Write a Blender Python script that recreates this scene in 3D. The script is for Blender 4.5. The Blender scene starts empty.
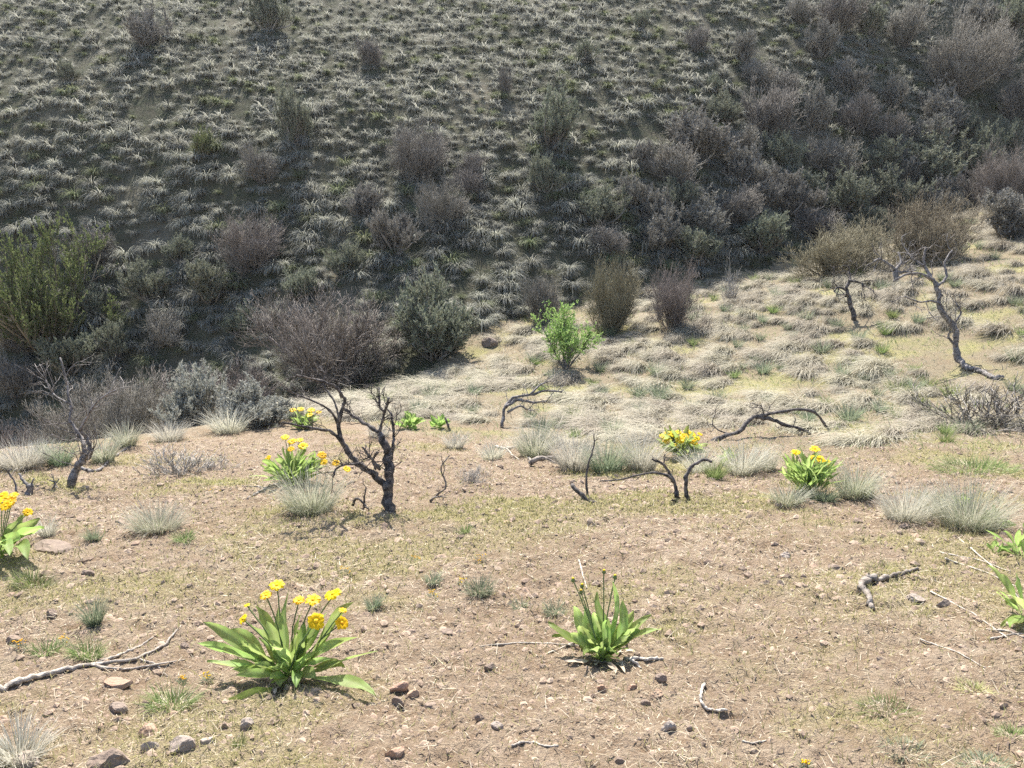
import bpy, math, numpy as np
from mathutils import Vector
R = math.radians
C = bpy.context.scene.collection
SC = bpy.context.scene

# ---------------------------------------------------------------- camera, sky, sun, exposure
PITCH = R(16.0); F = 796.4
cam_d = bpy.data.cameras.new('camera'); cam = bpy.data.objects.new('camera', cam_d); C.objects.link(cam)
cam_d.sensor_width = 36.0; cam_d.lens = 28.0; cam_d.clip_start = 0.05; cam_d.clip_end = 2000
cam.location = (0, 0, 0); cam.rotation_euler = (R(90) - PITCH, 0, 0)
SC.camera = cam
GLARE_HAZE = 0.00025  # density of the volume that imitates lens glare
SUN_EL = R(50.0); SUN_AZ = R(-9.0)            # azimuth measured from +Y towards +X
w = bpy.data.worlds.new('World'); SC.world = w; w.use_nodes = True
sky = w.node_tree.nodes.new('ShaderNodeTexSky'); sky.sky_type = 'NISHITA'; sky.sun_disc = False
sky.sun_elevation = SUN_EL; sky.sun_rotation = SUN_AZ; sky.air_density = 1.0; sky.dust_density = 1.5
bg = w.node_tree.nodes['Background']; bg.inputs[1].default_value = 0.12
w.node_tree.links.new(sky.outputs[0], bg.inputs[0])
sun_d = bpy.data.lights.new('sun', 'SUN'); sun_d.energy = 5.0; sun_d.angle = R(0.5); sun_d.color = (1.0, 0.95, 0.87)
sun = bpy.data.objects.new('sun', sun_d); C.objects.link(sun)
SUN_DIR = Vector((math.sin(SUN_AZ) * math.cos(SUN_EL), math.cos(SUN_AZ) * math.cos(SUN_EL), math.sin(SUN_EL)))
sun.rotation_euler = (-SUN_DIR).to_track_quat('-Z', 'Y').to_euler()
SC.view_settings.view_transform = 'Standard'; SC.view_settings.look = 'None'
SC.view_settings.exposure = 1.3; SC.view_settings.gamma = 1.0
SC.view_settings.use_curve_mapping = False
SC.cycles.max_bounces = 5; SC.cycles.diffuse_bounces = 2; SC.cycles.transmission_bounces = 3
SC.cycles.transparent_max_bounces = 4; SC.cycles.volume_bounces = 0
SC.cycles.use_denoising = False

# ---------------------------------------------------------------- noise
def hash2(i, j, seed):
    n = (i.astype(np.int64) * 374761393 + j.astype(np.int64) * 668265263 + seed * 974634777) & 0xffffffff
    n = ((n ^ (n >> 13)) * 1274126177) & 0xffffffff
    n = (n ^ (n >> 16)) & 0xffffff
    return n / float(0xffffff)
def vnoise(x, y, seed=0):
    i = np.floor(x); j = np.floor(y); fx = x - i; fy = y - j
    fx = fx * fx * (3 - 2 * fx); fy = fy * fy * (3 - 2 * fy)
    a = hash2(i, j, seed); b = hash2(i + 1, j, seed); c = hash2(i, j + 1, seed); d = hash2(i + 1, j + 1, seed)
    return (a + (b - a) * fx) * (1 - fy) + (c + (d - c) * fx) * fy
def fbm(x, y, seed=0, oct=4, gain=0.5):
    s = np.zeros_like(x); amp = 1.0; tot = 0
    for k in range(oct):
        s += amp * (vnoise(x, y, seed + k * 17) - 0.5); tot += amp
        x = x * 2.03 + 3.1; y = y * 2.03 - 1.7; amp *= gain
    return s / tot

# ---------------------------------------------------------------- terrain
def px(u, v, d):
    s = (u - 512) / F; t = (v - 384) / F
    return np.array([d * s, d * (math.cos(PITCH) - t * math.sin(PITCH)), d * (-math.sin(PITCH) - t * math.cos(PITCH))])
def tps_fit(P, lam=0.02):
    P = np.array(P, float); n = len(P)
    X = P[:, :2] / 10.0
    r2 = ((X[:, None] - X[None]) ** 2).sum(-1)
    K = np.where(r2 > 0, 0.5 * r2 * np.log(r2 + 1e-12), 0) + lam * np.eye(n)
    A = np.zeros((n + 3, n + 3)); A[:n, :n] = K; A[:n, n] = 1; A[:n, n + 1:] = X; A[n, :n] = 1; A[n + 1:, :n] = X.T
    b = np.zeros(n + 3); b[:n] = P[:, 2]
    return X, np.linalg.solve(A, b)
def tps_eval(fit, x, y):
    X, c = fit; n = len(X); x = x / 10.0; y = y / 10.0
    z = c[n] + c[n + 1] * x + c[n + 2] * y
    for k in range(n):
        r2 = (x - X[k, 0]) ** 2 + (y - X[k, 1]) ** 2
        z = z + c[k] * 0.5 * r2 * np.log(r2 + 1e-12)
    return z
gp = []
for x in (-10, -5, 0, 5, 10):
    for y in (-8, -2, 2, 5, 8, 10.8):
        gp.append((x, y, -1.75 - 0.21 * y + (0.055 * x * min(1, max(0, y / 11)) if x < 0 else 0.03 * max(0, x - 4))))
for a in [(600, 420, 15), (850, 300, 22), (960, 365, 17), (990, 410, 13.5), (1000, 240, 27), (750, 330, 21), (540, 380, 18.5),
          (480, 345, 23), (440, 375, 21.5), (700, 290, 28), (830, 262, 31.5), (1000, 190, 37), (250, 415, 16.5), (0, 450, 13)]:
    gp.append(tuple(px(*a)))
gp += [(-10, 17, -7.4), (-14, 19, -9), (-6, 20, -6.8), (-2, 22, -6), (18, 12, -2.6), (24, 22, -1.0), (34, 38, 3),
       (-20, 10, -7.5), (-26, 20, -11), (-20, -5, -1.5), (20, -5, 0), (-22, 30, -12), (0, 40, -6), (20, 55, -1), (-20, 50, -12)]
GF = tps_fit(gp)
hp = [tuple(px(*a)) for a in [(0, 430, 25), (130, 430, 24), (260, 400, 23), (440, 372, 22), (560, 325, 25), (700, 285, 28), (830, 252, 33), (1000, 170, 41),
      (0, 150, 32), (250, 150, 30.5), (512, 150, 31), (720, 150, 33.5), (900, 110, 40), (0, 280, 28.4), (130, 290, 27.6), (300, 270, 26.5), (560, 240, 27.8), (720, 225, 30.2), (850, 190, 35.8),
      (0, 0, 42), (256, 0, 41), (512, 0, 41.5), (768, 0, 43), (1024, 0, 47)]]
hp += [(-40, 60, 16), (0, 62, 18), (40, 66, 20), (-60, 40, 2), (60, 50, 12), (-40, 25, -9)]
HF = tps_fit(hp, 0.01)
def base_gh(x, y):
    g = tps_eval(GF, x, y); h = tps_eval(HF, x, y)
    far = np.clip((y - 62) / 20, 0, 1)
    h = h * (1 - far) + (18 + 0.45 * (y - 62)) * far
    g = np.where(y > 60, -20, g)
    return g, h
def height(x, y, fine=True):
    x = np.asarray(x, float); y = np.asarray(y, float)
    g, h = base_gh(x, y)
    h = h + 0.7 * fbm(x / 5.0, y / 5.0, 5, 3) + 0.28 * fbm(x / 1.3, y / 1.3, 9, 2)
    g = g + 0.25 * fbm(x / 4.0, y / 4.0, 21, 3)
    k = 0.8
    m = np.maximum(g, h); z = m + k * 0.25 * np.maximum(0, 1 - np.abs(g - h) / k) ** 2
    if fine:
        near = np.clip((16 - y) / 6, 0, 1)
        z = z + 0.05 * fbm(x / 0.55, y / 0.55, 31, 2) + near * (0.056 * fbm(x / 0.17, y / 0.17, 37, 2) + 0.055 * fbm(x / 0.07, y / 0.07, 41, 2, 0.8))
    return z
def is_hill(x, y):
    g, h = base_gh(np.asarray(x, float), np.asarray(y, float)); return h - g
def hz(x, y): return float(height(np.array([x]), np.array([y]))[0])
def hit(u, v, dmax=75.0):
    d = np.concatenate([np.linspace(1.2, 15, 500), np.linspace(15, dmax, 700)])
    p = px(u, v, 1.0)
    z = height(p[0] * d, p[1] * d)
    below = np.nonzero(p[2] * d < z)[0]
    i = below[0] if len(below) else len(d) - 1
    a, b = d[max(i - 1, 0)], d[i]
    dd = np.linspace(a, b, 30); zz = height(p[0] * dd, p[1] * dd)
    j = np.nonzero(p[2] * dd < zz)[0]
    D = dd[j[0]] if len(j) else b
    q = p * D
    return np.array([q[0], q[1], hz(q[0], q[1])]), D
def project(P):
    P = np.asarray(P, float)
    yc = P[..., 1] * math.cos(PITCH) - P[..., 2] * math.sin(PITCH)
    dn = -P[..., 1] * math.sin(PITCH) - P[..., 2] * math.cos(PITCH)
    return 512 + F * P[..., 0] / yc, 384 + F * dn / yc, yc

# ---------------------------------------------------------------- mesh builder
class MB:
    def __init__(s): s.V = []; s.Fq = []; s.Ft = []; s.A = []; s.n = 0; s.Mq = []; s.Mt = []
    def add(s, V, quads=None, tris=None, var=None, mi=0):
        V = np.asarray(V, float).reshape(-1, 3)
        if var is None: var = np.full((len(V), 3), 0.5)
        var = np.broadcast_to(np.asarray(var, float), (len(V), 3))
        s.V.append(V); s.A.append(var)
        if quads is not None and len(quads): q = np.asarray(quads, int).reshape(-1, 4) + s.n; s.Fq.append(q); s.Mq.append(np.full(len(q), mi))
        if tris is not None and len(tris): t = np.asarray(tris, int).reshape(-1, 3) + s.n; s.Ft.append(t); s.Mt.append(np.full(len(t), mi))
        s.n += len(V)
    def arrays(s):
        V = np.concatenate(s.V); A = np.concatenate(s.A)
        q = np.concatenate(s.Fq) if s.Fq else np.zeros((0, 4), int)
        t = np.concatenate(s.Ft) if s.Ft else np.zeros((0, 3), int)
        return V, A, q, t
    def mesh(s, name, mats, smooth=True):
        V, A, q, t = s.arrays()
        me = bpy.data.meshes.new(name)
        me.vertices.add(len(V)); me.vertices.foreach_set('co', V.astype(np.float32).ravel())
        nl = len(q) * 4 + len(t) * 3
        me.loops.add(nl); me.loops.foreach_set('vertex_index', np.concatenate([q.ravel(), t.ravel()]).astype(np.int32))
        me.polygons.add(len(q) + len(t))
        st = np.concatenate([np.arange(len(q)) * 4, len(q) * 4 + np.arange(len(t)) * 3]).astype(np.int32)
        me.polygons.foreach_set('loop_start', st)
        me.polygons.foreach_set('use_smooth', np.full(len(q) + len(t), smooth))
        if not isinstance(mats, (list, tuple)): mats = [mats]
        for m in mats: me.materials.append(m)
        if len(mats) > 1:
            mi = np.concatenate(s.Mq + s.Mt) if (s.Mq or s.Mt) else None
            me.polygons.foreach_set('material_index', mi.astype(np.int32))
        at = me.attributes.new('var', 'FLOAT_VECTOR', 'POINT'); at.data.foreach_set('vector', A.astype(np.float32).ravel())
        me.update(calc_edges=True); me.validate()
        return me
    def build(s, name, mats, parent=None, smooth=True, loc=None):
        o = bpy.data.objects.new(name, s.mesh(name, mats, smooth)); C.objects.link(o)
        if parent is not None: o.parent = parent
        if loc is not None: o.location = loc
        return o
def tag(o, label=None, cat=None, group=None, kind=None):
    if label: o['label'] = label
    if cat: o['category'] = cat
    if group: o['group'] = group
    if kind: o['kind'] = kind
    return o
def empty(name, loc, rz=0, sc=1.0):
    o = bpy.data.objects.new(name, None); C.objects.link(o); o.empty_display_size = 0.1
    o.location = loc; o.rotation_euler = (0, 0, rz); o.scale = (sc,) * 3 if np.isscalar(sc) else sc
    return o
def copy_tree(o, parent=None):
    c = o.copy(); C.objects.link(c); c.parent = parent
    for ch in list(o.children): copy_tree(ch, c)
    return c

# ---------------------------------------------------------------- shape generators
def unit(v): return v / (np.linalg.norm(v, axis=-1, keepdims=True) + 1e-9)
def blades(mb, rng, base, az, e0, bend, L, W, segs=3, bias=(0, 0, 0), plant=None, mi=0, wob=0.15):
    """curved tapering grass blades; base (n,3), az/e0/bend/L/W (n,)"""
    n = len(base); pts = [base]; p = base.copy(); b = np.asarray(bias, float)
    hd = np.stack([np.cos(az), np.sin(az), np.zeros(n)], 1)
    tw = az + rng.normal(0, 0.6, n)
    side = np.stack([-np.sin(tw), np.cos(tw), np.zeros(n)], 1)
    for k in range(segs):
        e = e0 - bend * (k + 0.5) / segs + rng.normal(0, wob, n) * 0.5
        d = hd * np.cos(e)[:, None] + np.array([0, 0, 1.0]) * np.sin(e)[:, None] + b * ((k + 1) / segs)
        d = unit(d); p = p + d * (L / segs)[:, None]; pts.append(p)
    rings = []; var = []
    rb = rng.random(n); pl = rng.random(n) if plant is None else np.broadcast_to(plant, (n,))
    for k in range(segs):
        wk = W * (1 - 0.75 * k / segs) * 0.5
        rings += [pts[k] - side * wk[:, None], pts[k] + side * wk[:, None]]
        v = np.stack([rb, pl, np.full(n, k / segs)], 1); var += [v, v]
    rings.append(pts[-1]); var.append(np.stack([rb, pl, np.ones(n)], 1))
    m = 2 * segs + 1
    V = np.stack(rings, 1).reshape(-1, 3); A = np.stack(var, 1).reshape(-1, 3)
    o = (np.arange(n) * m)[:, None]
    Q = np.concatenate([o + np.array([[2 * k, 2 * k + 1, 2 * k + 3, 2 * k + 2]]) for k in range(segs - 1)]) if segs > 1 else None
    T = o + np.array([[2 * segs - 2, 2 * segs - 1, 2 * segs]])
    mb.add(V, Q, T, A, mi)
def tubes(mb, P, Rr, sides=3, var=None, mi=0):
    """batch of tubes; P (n,m,3), Rr (n,m)"""
    n, m, _ = P.shape
    T = np.gradient(P, axis=1) if m > 1 else P
    T = unit(T); ref = np.zeros((n, 1, 3)); vertical = np.abs(T[:, :1, 2:3]) > 0.8
    ref = np.where(vertical, np.array([1.0, 0, 0]), np.array([0, 0, 1.0]))
    U = unit(np.cross(T, ref)); W = np.cross(T, U)
    a = np.arange(sides) * 2 * math.pi / sides
    V = P[:, :, None] + Rr[:, :, None, None] * (U[:, :, None] * np.cos(a)[None, None, :, None] + W[:, :, None] * np.sin(a)[None, None, :, None])
    if var is None: var = np.random.default_rng(1).random((n, 2))
    A = np.zeros((n, m, sides, 3)); A[..., 0] = var[:, 0][:, None, None]; A[..., 1] = var[:, 1][:, None, None]; A[..., 2] = np.linspace(0, 1, m)[None, :, None]
    idx = np.arange(n * m * sides).reshape(n, m, sides); nx = np.roll(idx, -1, 2)
    Q = np.stack([idx[:, :-1], nx[:, :-1], nx[:, 1:], idx[:, 1:]], -1).reshape(-1, 4)
    tr = None
    if sides > 2:
        c = [np.stack([idx[:, -1, 0], idx[:, -1, k], idx[:, -1, k + 1]], -1) for k in range(1, sides - 1)]
        c += [np.stack([idx[:, 0, 0], idx[:, 0, k + 1], idx[:, 0, k]], -1) for k in range(1, sides - 1)]
        tr = np.concatenate(c)
    mb.add(V, Q, tr, A.reshape(-1, 3), mi)
def grow(rng, P, c, t0, t1, ang, L, m=5, up=0.0, curl=0.25):
    """children of polylines P (n,m0,3): c each -> (n*c, m, 3), parents' parameter"""
    n, m0, _ = P.shape
    t = rng.uniform(t0, t1, (n, c)); f = t * (m0 - 1); i = np.minimum(f.astype(int), m0 - 2); fr = (f - i)[..., None]
    ar = np.arange(n)[:, None]
    b = P[ar, i] * (1 - fr) + P[ar, i + 1] * fr
    d = unit(P[ar, i + 1] - P[ar, i])
    r = unit(rng.normal(size=(n, c, 3))); r = unit(r - (r * d).sum(-1, keepdims=True) * d)
    a = rng.uniform(ang * 0.6, ang * 1.3, (n, c, 1))
    d = d * np.cos(a) + r * np.sin(a)
    d = unit(d + np.array([0, 0, up])).reshape(-1, 3); b = b.reshape(-1, 3)
    L = (L * rng.uniform(0.6, 1.25, (n, c))).reshape(-1)
    pts = [b]; p = b
    for k in range(m - 1):
        d = unit(d + rng.normal(0, curl, d.shape) + np.array([0, 0, up * 0.3])); p = p + d * (L / (m - 1))[:, None]; pts.append(p)
    return np.stack(pts, 1)
def stems(rng, n, L, spread, m=6, up=0.15, curl=0.18, r0=0.05):
    az = rng.uniform(0, 2 * math.pi, n); e = math.pi / 2 - spread * np.sqrt(rng.random(n))
    d = np.stack([np.cos(az) * np.cos(e), np.sin(az) * np.cos(e), np.sin(e)], 1)
    p = np.stack([np.cos(az) * r0 * rng.random(n), np.sin(az) * r0 * rng.random(n), np.full(n, -0.05)], 1)
    Ls = L * rng.uniform(0.6, 1.15, n) * (1 + 0.28 * np.sin(az + rng.uniform(0, 6.28)) + 0.18 * np.sin(2 * az + rng.uniform(0, 6.28))); pts = [p]
    for k in range(m - 1):
        d = unit(d + rng.normal(0, curl, d.shape) + np.array([0, 0, up])); p = p + d * (Ls / (m - 1))[:, None]; pts.append(p)
    return np.stack(pts, 1)
def leaflets(mb, rng, P, per, L, W, t0=0.3, spread=1.0, mi=0, up=0.3):
    """small diamond leaves along polylines"""
    n, m, _ = P.shape
    t = rng.uniform(t0, 1, (n, per)); f = t * (m - 1); i = np.minimum(f.astype(int), m - 2); fr = (f - i)[..., None]; ar = np.arange(n)[:, None]
    b = (P[ar, i] * (1 - fr) + P[ar, i + 1] * fr).reshape(-1, 3); tang = unit(P[ar, i + 1] - P[ar, i]).reshape(-1, 3)
    k = len(b); d = unit(tang + spread * rng.normal(size=(k, 3)) + np.array([0, 0, up])); s = unit(np.cross(d, rng.normal(size=(k, 3))))
    l = L * rng.uniform(0.6, 1.3, (k, 1)); ww = W * rng.uniform(0.7, 1.2, (k, 1)) * 0.5
    nrm = np.cross(d, s)
    V = np.stack([b, b + d * l * 0.5 + s * ww, b + d * l + nrm * l * 0.15, b + d * l * 0.5 - s * ww], 1).reshape(-1, 3)
    rb = rng.random(k); A = np.repeat(np.stack([rb, rng.random(k), np.full(k, 0.5)], 1), 4, 0)
    mb.add(V, np.arange(k * 4).reshape(-1, 4), None, A, mi)
def catmull(P, per=4):
    P = np.asarray(P, float)
    if len(P) < 3:
        t = np.linspace(0, 1, per + 1)[:, None]; return P[0] * (1 - t) + P[-1] * t
    Q = np.concatenate([[2 * P[0] - P[1]], P, [2 * P[-1] - P[-2]]]); out = []
    for i in range(1, len(Q) - 2):
        for t in np.linspace(0, 1, per, endpoint=False):
            a, b, c, d = Q[i - 1], Q[i], Q[i + 1], Q[i + 2]
            out.append(0.5 * (2 * b + (c - a) * t + (2 * a - 5 * b + 4 * c - d) * t * t + (3 * b - a - 3 * c + d) * t ** 3))
    out.append(P[-1]); return np.array(out)
def limb(mb, rng, P, r0, r1, sides=7, per=4, rough=0.11, mi=0):
    """one gnarled branch along a polyline"""
    Q = catmull(P, per); m = len(Q); s = np.linspace(0, 1, m)
    r = (r0 + (r1 - r0) * s ** 0.8) * (1 + rough * rng.normal(size=m)); r = np.maximum(r, r1 * 0.6)
    Q = Q + rng.normal(size=Q.shape) * (r[:, None] * 0.25)
    T = unit(np.gradient(Q, axis=0)); U = np.zeros_like(T); u = np.cross(T[0], [0.3, 0.9, 0.31]); u /= np.linalg.norm(u)
    for i in range(m):
        u = u - T[i] * (u @ T[i]); u /= np.linalg.norm(u) + 1e-9; U[i] = u
    W = np.cross(T, U); a = np.arange(sides) * 2 * math.pi / sides
    rr = r[:, None] * (1 + rough * rng.normal(size=(m, sides)))
    V = Q[:, None] + rr[..., None] * (U[:, None] * np.cos(a)[None, :, None] + W[:, None] * np.sin(a)[None, :, None])
    idx = np.arange(m * sides).reshape(m, sides); nx = np.roll(idx, -1, 1)
    F4 = np.stack([idx[:-1], nx[:-1], nx[1:], idx[1:]], -1).reshape(-1, 4)
    tr = [(idx[-1, 0], idx[-1, k], idx[-1, k + 1]) for k in range(1, sides - 1)] + [(idx[0, 0], idx[0, k + 1], idx[0, k]) for k in range(1, sides - 1)]
    rv = rng.random()
    A = np.zeros((m, sides, 3)); A[..., 0] = rv; A[..., 1] = rng.random(); A[..., 2] = s[:, None]
    mb.add(V, F4, tr, A.reshape(-1, 3), mi); return Q
# ---------------------------------------------------------------- materials
class NT:
    def __init__(s, name):
        s.m = bpy.data.materials.new(name); s.m.use_nodes = True; s.t = s.m.node_tree; s.n = s.t.nodes; s.l = s.t.links
        s.b = s.n['Principled BSDF']; s.out = s.n['Material Output']; s.b.inputs['Specular IOR Level'].default_value = 0.2
    def new(s, ty, **k):
        o = s.n.new(ty)
        for a, v in k.items(): setattr(o, a, v)
        return o
    def link(s, a, b): s.l.new(a, b)
    def val(s, x, sock):
        if hasattr(x, 'is_linked') or hasattr(x, 'links'): s.l.new(x, sock)
        elif isinstance(x, (tuple, list)) and len(x) == 3 and sock.type == 'RGBA': sock.default_value = (*x, 1)
        else: sock.default_value = x
    def mix(s, f, a, b, mode='MIX'):
        o = s.new('ShaderNodeMix', data_type='RGBA', blend_type=mode, clamp_factor=True)
        s.val(f, o.inputs[0]); s.val(a, o.inputs[6]); s.val(b, o.inputs[7]); return o.outputs[2]
    def math(s, op, a, b=0.0, c=None):
        o = s.new('ShaderNodeMath', operation=op); s.val(a, o.inputs[0]); s.val(b, o.inputs[1])
        if c is not None: s.val(c, o.inputs[2])
        return o.outputs[0]
    def rng(s, v, a, b, c=0.0, d=1.0):
        o = s.new('ShaderNodeMapRange'); s.val(v, o.inputs[0])
        for i, x in enumerate((a, b, c, d)): o.inputs[i + 1].default_value = x
        return o.outputs[0]
    def noise(s, scale, detail=3.0, rough=0.55, vec=None, dist=0.0):
        o = s.new('ShaderNodeTexNoise'); o.inputs['Scale'].default_value = scale; o.inputs['Detail'].default_value = detail
        o.inputs['Roughness'].default_value = rough; o.inputs['Distortion'].default_value = dist
        if vec is None: vec = s.obj()
        s.link(vec, o.inputs['Vector']); return o.outputs['Fac']
    def obj(s):
        if not hasattr(s, '_tc'): s._tc = s.new('ShaderNodeTexCoord')
        return s._tc.outputs['Object']
    def attr(s):
        if not hasattr(s, '_at'):
            a = s.new('ShaderNodeAttribute', attribute_name='var'); sp = s.new('ShaderNodeSeparateXYZ'); s.link(a.outputs['Vector'], sp.inputs[0]); s._at = sp.outputs
        return s._at
    def orand(s):
        if not hasattr(s, '_oi'): s._oi = s.new('ShaderNodeObjectInfo').outputs['Random']
        return s._oi
    def bump(s, h, strength, dist):
        o = s.new('ShaderNodeBump'); o.inputs['Strength'].default_value = strength; o.inputs['Distance'].default_value = dist
        s.link(h, o.inputs['Height']); s.link(o.outputs[0], s.b.inputs['Normal']); return o.outputs[0]
def foliage(name, ca, cb, tip=None, transl=0.35, rough=0.75, vary=0.35, tipw=0.6, mott=0):
    t = NT(name); x, y, z = t.attr()
    c = t.mix(x, ca, cb)
    if tip: c = t.mix(t.math('MULTIPLY', t.rng(z, 0.25, 1.0), tipw), c, tip)
    br = t.rng(t.math('ADD', t.math('MULTIPLY', y, 0.6), t.math('MULTIPLY', t.orand(), 0.4)), 0, 1, 1 - vary, 1 + vary)
    hs = t.new('ShaderNodeHueSaturation'); t.link(c, hs.inputs['Color']); t.link(br, hs.inputs['Value'])
    t.link(t.rng(t.orand(), 0, 1, 0.485, 0.515), hs.inputs['Hue'])
    c = hs.outputs[0]
    if mott: c = t.mix(t.rng(t.noise(mott, 4, 0.6), 0.42, 0.72, 0, 0.55), c, (0.30, 0.29, 0.12))
    t.link(c, t.b.inputs['Base Color']); t.b.inputs['Roughness'].default_value = rough
    if transl:
        tr = t.new('ShaderNodeBsdfTranslucent'); t.link(c, tr.inputs[0]); ms = t.new('ShaderNodeMixShader'); ms.inputs[0].default_value = transl
        t.link(t.b.outputs[0], ms.inputs[1]); t.link(tr.outputs[0], ms.inputs[2]); t.link(ms.outputs[0], t.out.inputs[0])
    return t.m
def wood(name, dark, light, amount=0.5, scale=18.0):
    t = NT(name); n = t.noise(scale, 5, 0.65); n2 = t.noise(scale * 6, 3)
    c = t.mix(t.rng(n, amount - 0.12, amount + 0.12), dark, light); c = t.mix(t.rng(n2, 0.3, 0.75, 0, 0.5), c, tuple(0.4 * q for q in dark))
    t.link(c, t.b.inputs['Base Color']); t.b.inputs['Roughness'].default_value = 0.85
    t.bump(t.math('ADD', n, n2), 0.6, 0.01); return t.m
def stone(name, cols, scale=25.0):
    t = NT(name); n = t.noise(scale, 5, 0.6); n2 = t.noise(scale * 5, 3)
    x, y, z = t.attr(); r = t.math('FRACT', t.math('ADD', t.orand(), y))
    ra = t.new('ShaderNodeValToRGB'); ra.color_ramp.interpolation = 'LINEAR'; el = ra.color_ramp.elements
    for i, c in enumerate(cols):
        e = el[i] if i < 2 else el.new(1.0)
        e.position = i / (len(cols) - 1); e.color = (*c, 1)
    t.link(r, ra.inputs[0]); c = t.mix(t.rng(n, 0.3, 0.7, 0, 0.6), ra.outputs[0], (0.36, 0.29, 0.22))
    c = t.mix(t.rng(n2, 0.5, 0.75, 0, 0.5), c, (0.08, 0.065, 0.055))
    t.link(c, t.b.inputs['Base Color']); t.b.inputs['Roughness'].default_value = 0.9; t.bump(t.math('ADD', n, n2), 0.5, 0.01); return t.m
M = {}
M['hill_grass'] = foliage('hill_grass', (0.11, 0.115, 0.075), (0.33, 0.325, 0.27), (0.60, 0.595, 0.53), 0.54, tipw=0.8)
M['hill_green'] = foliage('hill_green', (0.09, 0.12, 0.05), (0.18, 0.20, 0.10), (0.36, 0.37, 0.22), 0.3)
M['pale_grass'] = foliage('pale_grass', (0.27, 0.24, 0.175), (0.43, 0.39, 0.30), (0.52, 0.48, 0.385), 0.25, vary=0.22)
M['grey_grass'] = foliage('grey_grass', (0.24, 0.28, 0.16), (0.48, 0.46, 0.36), (0.64, 0.60, 0.52), 0.35, vary=0.2)
M['green_grass'] = foliage('green_grass', (0.13, 0.20, 0.06), (0.22, 0.27, 0.10), (0.36, 0.37, 0.18), 0.4)
M['bluish_grass'] = foliage('bluish_grass', (0.15, 0.20, 0.12), (0.26, 0.30, 0.19), (0.38, 0.39, 0.28), 0.35)
M['fuzz'] = foliage('fuzz', (0.30, 0.32, 0.11), (0.47, 0.43, 0.21), (0.52, 0.47, 0.28), 0.4)
M['litter'] = foliage('litter', (0.34, 0.27, 0.18), (0.58, 0.51, 0.40), None, 0.1)
M['sage_leaf'] = foliage('sage_leaf', (0.17, 0.19, 0.13), (0.27, 0.28, 0.21), None, 0.25, vary=0.25)
M['silver_leaf'] = foliage('silver_leaf', (0.30, 0.305, 0.26), (0.42, 0.42, 0.37), None, 0.25, vary=0.2)
M['bark_bits'] = foliage('bark_bits', (0.07, 0.05, 0.038), (0.17, 0.12, 0.09), None, 0.0)
M['silver_twig'] = foliage('silver_twig', (0.23, 0.21, 0.185), (0.38, 0.35, 0.315), (0.46, 0.43, 0.39), 0.0)
M['silver_grass'] = foliage('silver_grass', (0.38, 0.37, 0.29), (0.57, 0.54, 0.45), (0.68, 0.65, 0.57), 0.35, vary=0.2)
M['grey_leaf'] = foliage('grey_leaf', (0.18, 0.172, 0.15), (0.32, 0.305, 0.27), None, 0.15, vary=0.25)
M['twig'] = foliage('twig', (0.13, 0.117, 0.097), (0.245, 0.222, 0.19), (0.35, 0.32, 0.28), 0.0, vary=0.3)
M['purple_twig'] = foliage('purple_twig', (0.14, 0.118, 0.10), (0.25, 0.212, 0.188), (0.31, 0.265, 0.238), 0.0, vary=0.25)
M['olive_twig'] = foliage('olive_twig', (0.15, 0.125, 0.085), (0.26, 0.225, 0.155), (0.32, 0.29, 0.19), 0.0, vary=0.25)
M['bush_leaf'] = foliage('bush_leaf', (0.09, 0.125, 0.04), (0.20, 0.235, 0.095), None, 0.35)
M['sapling_leaf'] = foliage('sapling_leaf', (0.20, 0.32, 0.08), (0.36, 0.46, 0.17), None, 0.38, vary=0.2)
M['balsam_leaf'] = foliage('balsam_leaf', (0.25, 0.39, 0.09), (0.37, 0.49, 0.16), (0.50, 0.58, 0.30), 0.58, 0.5, mott=28, vary=0.32, tipw=0.3)
M['balsam_stem'] = foliage('balsam_stem', (0.13, 0.19, 0.07), (0.18, 0.24, 0.09), None, 0.1)
M['petal'] = foliage('petal', (0.88, 0.57, 0.012), (0.92, 0.66, 0.02), None, 0.4, 0.5, vary=0.06)
M['disc'] = foliage('disc', (0.82, 0.48, 0.02), (0.88, 0.58, 0.03), None, 0.0)
M['char'] = wood('char', (0.050, 0.044, 0.041), (0.25, 0.22, 0.20), 0.52)
M['grey_char'] = wood('grey_char', (0.075, 0.066, 0.06), (0.36, 0.33, 0.31), 0.48)
M['weathered'] = wood('weathered', (0.10, 0.08, 0.065), (0.40, 0.35, 0.30), 0.47)
M['grey_wood'] = wood('grey_wood', (0.17, 0.14, 0.115), (0.52, 0.46, 0.39), 0.43)
M['bleached'] = wood('bleached', (0.30, 0.25, 0.20), (0.60, 0.54, 0.46), 0.42)
M['stone'] = stone('stone', [(0.13, 0.11, 0.10), (0.30, 0.20, 0.15), (0.36, 0.27, 0.20), (0.24, 0.20, 0.18), (0.42, 0.33, 0.25)])
M['clod'] = stone('clod', [(0.27, 0.19, 0.135), (0.38, 0.28, 0.20), (0.21, 0.145, 0.105), (0.42, 0.32, 0.235), (0.33, 0.22, 0.155)])
M['dark_stone'] = stone('dark_stone', [(0.17, 0.125, 0.10), (0.24, 0.175, 0.135), (0.21, 0.165, 0.14)])
M['warm_stone'] = stone('warm_stone', [(0.36, 0.22, 0.15), (0.46, 0.31, 0.20), (0.33, 0.19, 0.14)])
M['grey_stone'] = stone('grey_stone', [(0.33, 0.28, 0.24), (0.40, 0.34, 0.29), (0.28, 0.23, 0.20)])
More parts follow.
